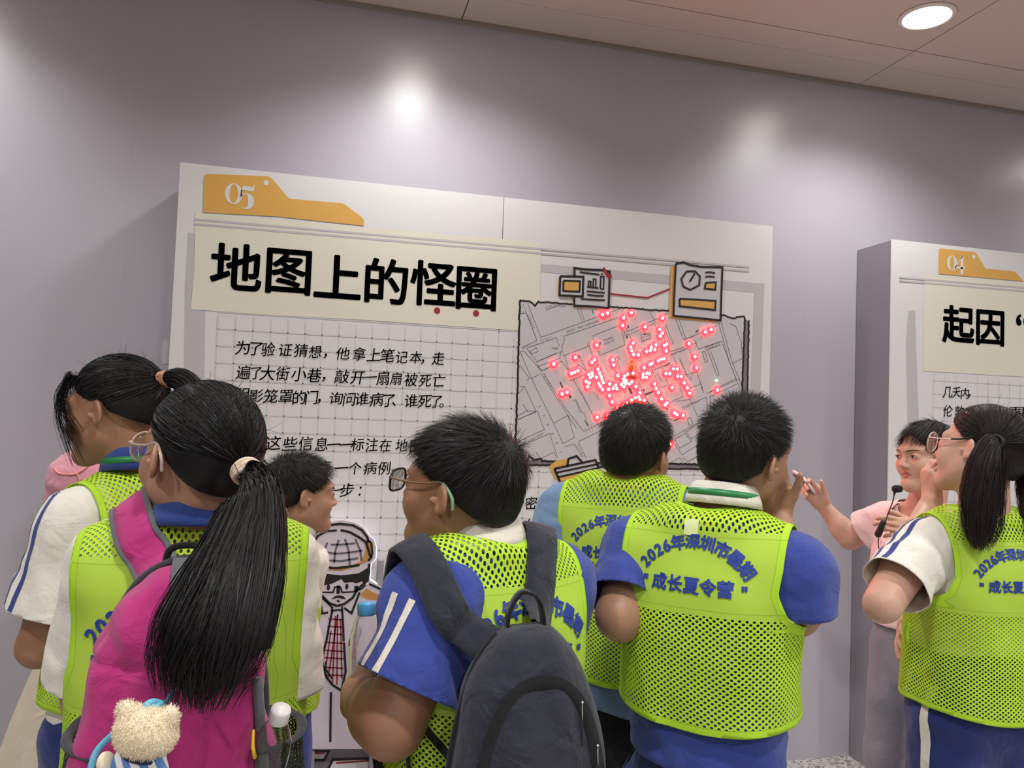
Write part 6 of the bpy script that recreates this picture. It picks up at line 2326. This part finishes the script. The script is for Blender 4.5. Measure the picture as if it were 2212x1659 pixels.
bottle('water_bottle', 'clear water bottle with white cap in pink backpack side pocket', cap0-ax*(Lb-.012), ax, wall+inner,
       [(0.0135, Lb-.022), (.0145, Lb-.020), (.0145, Lb-.004), (.0135, Lb), (0, Lb+.0005)], mat('cap_white', srgb(228, 222, 220), .35))

# ---- plush bear charm hanging from the pink backpack
t_ = .965
c_h = dep(310, 1577, t_)
pr = empty('plush_bear', tuple(c_h)); tag(pr, 'small cream plush bear in blue striped clothes hanging on pink backpack', 'plush toy')
def fur_mat():
    t = NT('cream_plush'); r = t.n('ShaderNodeNewGeometry').outputs['Random Per Island']
    t.l(t.mixc(r, srgb(232, 214, 184), srgb(246, 232, 206)), t.b.inputs['Base Color'])
    t.b.inputs['Roughness'].default_value = .9; t.b.inputs['Sheen Weight'].default_value = .3
    return t.m
M_FUR = fur_mat()
vr, vu, vf = _R, _U, _F
RV_ = np.stack([vr, vf, vu], 1)
def L3(x, y, z): return c_h+vr*x+vf*y+vu*z
S = Solid()
S.ell(L3(0, 0, 0), (.035, .030, .030), RV_, .01); S.ell(L3(.006, .002, -.010), (.034, .028, .024), RV_, .01)
S.ell(L3(-.022, .002, .024), (.013, .010, .013), RV_, .006); S.ell(L3(.033, .002, .016), (.011, .010, .014), RV_, .006)
V, Q = S.surface(.003); V = smooth_v(V, Q, 2); N = vnorm(V, Q)
rg = np.random.RandomState(4)
P_, M_ = sample_surface(V, Q, N, 5200, rg)
D_ = M_+rg.normal(0, .55, P_.shape); D_ /= np.linalg.norm(D_, axis=1)[:, None]
pa = P_[:, None, :]+D_[:, None, :]*(rg.uniform(.002, .0048, len(P_))[:, None]*np.linspace(0, 1, 3))[..., None]
RVv, RF = ribbons(pa, np.cross(D_, rg.normal(0, 1, P_.shape)), np.full(len(P_), .0009), .3)
mesh_obj('head', np.vstack([V, RVv])-c_h, np.vstack([Q, RF+len(V)]).tolist(), M_FUR, pr, True)
def stripe_cloth():
    t = NT('blue_white_stripe'); tc = t.n('ShaderNodeTexCoord')
    sx = t.n('ShaderNodeSeparateXYZ'); t.l(tc.outputs['Object'], sx.inputs[0])
    w = t.math('SINE', t.math('MULTIPLY', t.math('ADD', sx.outputs[0], t.math('MULTIPLY', sx.outputs[2], .5)), 330.0))
    t.l(t.mixc(t.math('GREATER_THAN', w, 0.0), srgb(236, 232, 230), srgb(92, 130, 190)), t.b.inputs['Base Color'])
    t.b.inputs['Roughness'].default_value = .85
    return t.m
S = Solid()
S.cone(L3(-.006, .004, -.030), L3(-.016, .004, -.075), .021, .031, .01)
S.cone(L3(-.024, 0, -.034), L3(-.040, -.004, -.060), .012, .011, .008); S.cone(L3(.016, 0, -.036), L3(.026, -.004, -.066), .012, .011, .008)
V, Q = S.surface(.003); V = smooth_v(V, Q, 2)
bo = mesh_obj('striped_body', V-c_h, Q, stripe_cloth(), pr, True)
S = Solid(); S.ell(L3(-.045, -.004, -.040), (.011, .011, .015), RV_, .006)
V, Q = S.surface(.0025); mesh_obj('paw', V-c_h, Q, M_FUR, pr, True)
nk_ = [L3(.024*math.cos(a)-.003, .004+.02*math.sin(a), -.031-.006*math.cos(a)) for a in np.linspace(0, 2*math.pi, 25)]
v, f = tube_vf(nk_, .0035, 7, cap=False)
put0('neckerchief', v, f, mat('navy_trim', srgb(30, 36, 70), .8), pr, c_h)
M_CORD = mat('blue_cord', srgb(110, 186, 214), .55)
anchor = on_bag(388, 1462, .006)
v, f = tube_vf(catmull([anchor, dep(376, 1490, 1.03), dep(360, 1515, 1.0), dep(342, 1524, .975), dep(326, 1534, t_)], 6), .0032, 8)
co = put0('hanging_cord', v, f, M_CORD, pr, c_h)
v, f = tube_vf(catmull([dep(350, 1520, .985), dep(330, 1516, .975), dep(318, 1522, .968), dep(320, 1530, .966)], 6), .0042, 8)
put0('cord_knot', v, f, M_CORD, pr, c_h)
v, f = tube_vf([anchor+np.array([0, 0, .012]), anchor, anchor-np.array([0, 0, .010])], .0045, 8)
put0('clip', v, f, mat('clip_green', srgb(150, 176, 60), .4), pr, c_h)
v, f = tube_vf(catmull([dep(264, 1572, .99), dep(238, 1592, 1.0), dep(215, 1615, 1.0), dep(200, 1645, .995), dep(196, 1690, .99), dep(225, 1720, .98)], 6), .0045, 8)
put0('side_cord', v, f, M_CORD, pr, c_h)

# ---- dark backpack on the boy with glasses
p = E_
DK = Frame(*p.fr.w(-.072, -.222, 0)[:2], p.va-16)
dlev = [(.76, .098, .055, 0, 0), (.80, .118, .072, 0, 0), (.92, .124, .080, 0, 0), (1.05, .118, .078, 0, 0), (1.135, .102, .068, .004, 0), (1.19, .080, .054, .012, 0), (1.225, .050, .040, .02, 0), (1.238, .030, .026, .026, 0)]
root = empty('backpack', tuple(DK.o))
tag(root, 'dark charcoal backpack with black zips worn by the boy with glasses', 'backpack')
S = Solid(); S.loft(DK, dlev, 0, .02, 2.6)
V, Q = S.surface(.007); V = smooth_v(V, Q, 2); N = vnorm(V, Q); l = DK.loc(V)
g = .006*vnoise(np.stack([l[:, 0]*16+l[:, 2]*5, l[:, 1]*10, l[:, 2]*9-l[:, 0]*4], 1), 13)+.004*vnoise(np.stack([l[:, 0]*30, l[:, 1]*20, l[:, 2]*12], 1), 14)
V = V+N*g[:, None]
put0('bag_body', V, Q, C_PACK, root, DK.o)
dbv = BVHTree.FromPolygons((V-DK.o).tolist(), Q.tolist())
def on_d(x, z, lift=.002):
    o_ = DK.w(x, -.5, z)
    h = dbv.ray_cast(Vector(o_-DK.o), Vector(DK.f), 1)
    return np.array(h[0])+DK.o-DK.f*lift if h[0] is not None else None
zl = [(-.100, .80), (-.096, .90), (-.090, 1.02), (-.078, 1.09), (-.056, 1.143), (-.024, 1.170), (.018, 1.174), (.052, 1.152), (.074, 1.108), (.086, 1.05), (.094, .97)]
q = [on_d(a, b) for a, b in zl]; q = [x for x in q if x is not None]
qq = catmull(q, 6); V_, F_ = [], []
Tn = np.gradient(qq, axis=0)
for a, t in zip(qq, Tn):
    sdv = unit(np.cross(t, -DK.f))
    V_ += [a-sdv*.010-DK.f*.001, a-sdv*.003-DK.f*.0035, a+sdv*.003-DK.f*.0035, a+sdv*.010-DK.f*.001]
F_ = [(4*i+j, 4*i+j+1, 4*i+j+5, 4*i+j+4) for i in range(len(qq)-1) for j in range(3)]
zo = put0('main_zip', V_, F_, C_PBLK, root, DK.o)
for (a, b) in ((.060, 1.142), (.083, 1.082)):
    q = on_d(a, b, .007)
    if q is None: continue
    v, f = tube_vf([q+np.array([0, 0, .006]), q, q-np.array([0, 0, .022])-DK.f*.003], [.0045, .003, .0028], 8, .5)
    put0('zip_puller', v, f, M_ZIP, zo, DK.o)
    v, f = tube_vf([q-np.array([0, 0, .022])-DK.f*.003, q-np.array([0, 0, .055])-DK.f*.002], [.0035, .0045], 8, .5)
    put0('pull_cord', v, f, C_PBLK, zo, DK.o)
hl = [DK.w(-.028, .03, 1.215), DK.w(-.030, .025, 1.255), DK.w(-.012, .02, 1.288), DK.w(.014, .02, 1.278), DK.w(.026, .025, 1.245), DK.w(.026, .03, 1.215)]
P_ = catmull(hl, 6); V_, F_ = [], []
for q in P_: V_ += [q-DK.f*.009, q+DK.f*.009]
F_ = [(2*i, 2*i+1, 2*i+3, 2*i+2) for i in range(len(P_)-1)]
o = put0('haul_loop', V_, F_, C_PBLK, root, DK.o); md = o.modifiers.new('t', 'SOLIDIFY'); md.thickness = .004; md.offset = 0
pipe = [DK.w(a, b, z) for a, b, z in [(-.119, .0, .80), (-.125, .0, .92), (-.119, .0, 1.05), (-.103, .004, 1.135), (-.081, .012, 1.19), (-.050, .02, 1.228)]]
v, f = tube_vf(catmull(pipe, 6), .0045, 8); put0('edge_piping', v, f, C_PBLK, root, DK.o)
E_sh = [c for c in p.e.children if c.name.startswith('shirt')][0]
for sd in (-1, 1):
    if sd < 0:      # slipping off over the sleeve
        up = [('w', -.112, -.185, 1.205), ('b', -.138, 1.222), ('b', -.152, 1.250), ('t', -.160, -.045), ('t', -.162, .01), ('f', -.150, 1.20), ('f', -.14, 1.12), ('f', -.13, 1.04)]
    else:
        up = [('w', -.030, -.185, 1.215), ('b', .004, p.zs-.02), ('b', .028, p.zs+.03), ('t', .066, -.045), ('t', .080, .01), ('f', .10, p.zs-.02), ('f', .11, p.zs-.12), ('f', .12, p.zs-.22)]
    V_, F_, P_, S_, N_, W_ = strap_vf(p, E_sh if sd < 0 else p.vestobj, up, .060, .018 if sd < 0 else .007, .007)
    so = put0('shoulder_strap', V_, F_, C_PACK, root, DK.o)
    low = [('f', sd*.13, p.zs-.22), ('w', sd*.178, .06, p.zs-.28), ('w', sd*.192, -.04, p.zs-.34), ('w', sd*.165, -.15, p.zs-.44)]
    V_, F_, P_, S_, N_, W_ = strap_vf(p, p.vestobj, low, .026, .006, .003)
    put0('webbing', V_, F_, C_PBLK, so, DK.o)

# loose webbing hanging under the left arm, lying on the vest
vbv = p.bvh(p.vestobj)
for pts, w in ((((893, 1530), (886, 1570), (884, 1620), (888, 1700)), .013), (((900, 1535), (935, 1585), (972, 1630), (1010, 1690)), .012)):
    q = [on_bag(a, b, .004, vbv, p.base) for a, b in pts]
    q = [x for x in q if x is not None]
    if len(q) >= 3:
        v, f = tube_vf(catmull(q, 6), w, 10, .22)
        put0('webbing', v, f, C_PBLK, root, DK.o)

# ---- bottle with blue cap held by the boy with glasses
ax = unit(np.array([.0, .05, 1.0])-_R*.05)
Lb = .205
wall = [(0, 0), (.028, 0), (.031, .006), (.0305, .06), (.029, .066), (.0305, .072), (.0315, .115), (.029, .150), (.021, .178), (.0145, .187), (.0145, Lb)]
inner = [(r-.0012 if r > .002 else 0, z+(.0015 if z < .003 else 0)) for r, z in wall][::-1]
bottle('water_bottle', 'clear water bottle with light blue cap held by the boy with glasses', dep(792, 1303, 1.36)-ax*Lb, ax, wall+inner,
       [(.0155, Lb-.020), (.0165, Lb-.018), (.0165, Lb-.002), (.0155, Lb+.001), (0, Lb+.0015)], mat('cap_blue', srgb(88, 170, 222), .35))

# ---- phone in the guide's hand
a_, b_ = dep(1763, 1076, 2.955), dep(1720, 1021, 2.90)
yl = unit(b_-a_); zl_ = unit(np.cross(yl, _F)); wl = np.cross(yl, zl_)
ph = empty('phone', tuple((a_+b_)/2)); tag(ph, 'pale pink phone held out by the guide in the pink polo', 'phone')
def slab(w, h, t, c, r, m, name, parent):
    bm = bmesh.new(); bmesh.ops.create_cube(bm, size=1)
    for v in bm.verts: v.co = Vector((v.co.x*w, v.co.y*h, v.co.z*t))
    bmesh.ops.bevel(bm, geom=[e for e in bm.edges if abs(e.verts[0].co.z-e.verts[1].co.z) > t*.5], offset=r, segments=5, affect='EDGES')
    bmesh.ops.bevel(bm, geom=[e for e in bm.edges if abs(abs(e.verts[0].co.z)-t/2) < 1e-5 and abs(e.verts[0].co.z-e.verts[1].co.z) < 1e-6], offset=t*.25, segments=2, affect='EDGES')
    R3 = np.stack([wl, yl, zl_], 1)
    for v in bm.verts: v.co = Vector(R3@(np.array(v.co)+np.array(c)))
    return bm_obj(name, bm, m, parent, True)
slab(.072, .148, .013, (0, 0, 0), .011, mat('phone_case_pink', srgb(240, 214, 212), .4), 'case', ph)
slab(.064, .140, .001, (0, 0, .0068), .009, mat('phone_glass', srgb(20, 20, 24), .08), 'screen', ph)
slab(.003, .030, .005, (-.0365, .035, .001), .001, mat('phone_button', srgb(60, 58, 62), .4), 'side_button', ph)

# ---- clip microphone held by the guide
mc = dep(1938, 1056, 2.33)
mi = empty('microphone', tuple(mc)); tag(mi, 'small black foam microphone on a thin stem held by the guide', 'microphone')
M_FOAM = cloth('black_foam', srgb(22, 22, 24), weave=700, bs=.6)
M_BLK = mat('black_plastic', srgb(24, 24, 26), .4)
S = Solid(); S.cone(mc-vr*.005, mc+vr*.006, .0115, .0115, 0)
V, Q = S.surface(.002); V = smooth_v(V, Q, 2); put0('foam_head', V, Q, M_FOAM, mi, mc)
v, f = tube_vf(catmull([dep(1933, 1060, 2.33), dep(1931, 1072, 2.33), dep(1927, 1088, 2.325), dep(1918, 1110, 2.32), dep(1912, 1130, 2.315)], 6), np.interp(np.linspace(0, 1, 25), [0, .12, .2, 1], [.0045, .004, .0018, .0018]), 8)
put0('stem', v, f, M_BLK, mi, mc)
S = Solid(); S.cone(dep(1908, 1128, 2.32), dep(1897, 1154, 2.325), .0085, .0105, 0)
V, Q = S.surface(.0025); V = smooth_v(V, Q, 1); put0('handle', V, Q, M_BLK, mi, mc)
v, f = tube_vf(catmull([dep(1898, 1156, 2.325), dep(1897, 1175, 2.33), dep(1902, 1196, 2.33), dep(1915, 1209, 2.33), dep(1930, 1217, 2.33), dep(1960, 1226, 2.36), dep(1985, 1260, 2.42)], 6), .0016, 7)
put0('cable', v, f, M_BLK, mi, mc)

# ---- small clothing details
def vest_patch(p, on, cx_, cz, w, h, m, name, lift=.003):
    bv = p.bvh(on); V_ = []
    for j in range(5):
        for i in range(5):
            q, n = surf(p, bv, ('b', cx_+w*(i/4-.5), cz+h*(j/4-.5)), lift)
            V_.append(q if q is not None else p.fr.w(cx_, -.1, cz))
    p.put(name, V_, [(j*5+i, j*5+i+1, j*5+i+6, j*5+i+5) for j in range(4) for i in range(4)], m, on)
vest_patch(G_, G_.vestobj, -.012, G_.zs+.062, .026, .028, mat('vest_label', srgb(226, 236, 170), .6), 'neck_label')
q = C_.fr.w(.01, -.088, C_.zs+.062)
v = [q+C_.fr.r*a+np.array([0, 0, b])-C_.fr.f*.004+C_.fr.f*b*.25 for a, b in ((-.017, 0), (.017, 0), (.017, .013), (-.017, .013))]
C_.put('neck_label', v, [(0, 1, 2, 3)], mat('label_white', srgb(228, 226, 222), .6), C_.vestobj)
def tie_strap(p, pts, w):
    P_ = catmull(pts, 5); V_ = []
    for i, q in enumerate(P_):
        V_ += [q-_R*w/2, q+_R*w/2]
    o = p.put('tie_strap', V_, [(2*i, 2*i+1, 2*i+3, 2*i+2) for i in range(len(P_)-1)], mat('strap_green', srgb(170, 214, 40), .7), p.vestobj)
    md = o.modifiers.new('t', 'SOLIDIFY'); md.thickness = .002
tie_strap(G_, [dep(1705, 1400, 1.44), dep(1715, 1422, 1.44), dep(1726, 1444, 1.45)], .013)
tie_strap(I_, [dep(1962, 1345, 1.93), dep(1957, 1368, 1.94), dep(1960, 1388, 1.95)], .012)
# white side panels of the track trousers
for p in (G_,):
    tro = [c for c in p.e.children if c.name.startswith('trousers')][0]
    bv = p.bvh(tro)
    for sd in (-1, 1):
        V_ = []
        for i in range(26):
            z = .95-.80*i/25
            for k in (-.5, .5):
                y = -.01+.055*k
                st = p.fr.w(sd*.5, y, z)
                h = bv.ray_cast(Vector(st-p.base), Vector(-p.fr.r*sd), .6)
                V_.append((np.array(h[0])+p.base+p.fr.r*sd*.003) if h[0] is not None else p.fr.w(sd*.16, y, z))
        p.put('side_panel', V_, [(2*i, 2*i+1, 2*i+3, 2*i+2) for i in range(25)], C_WHITE, tro)
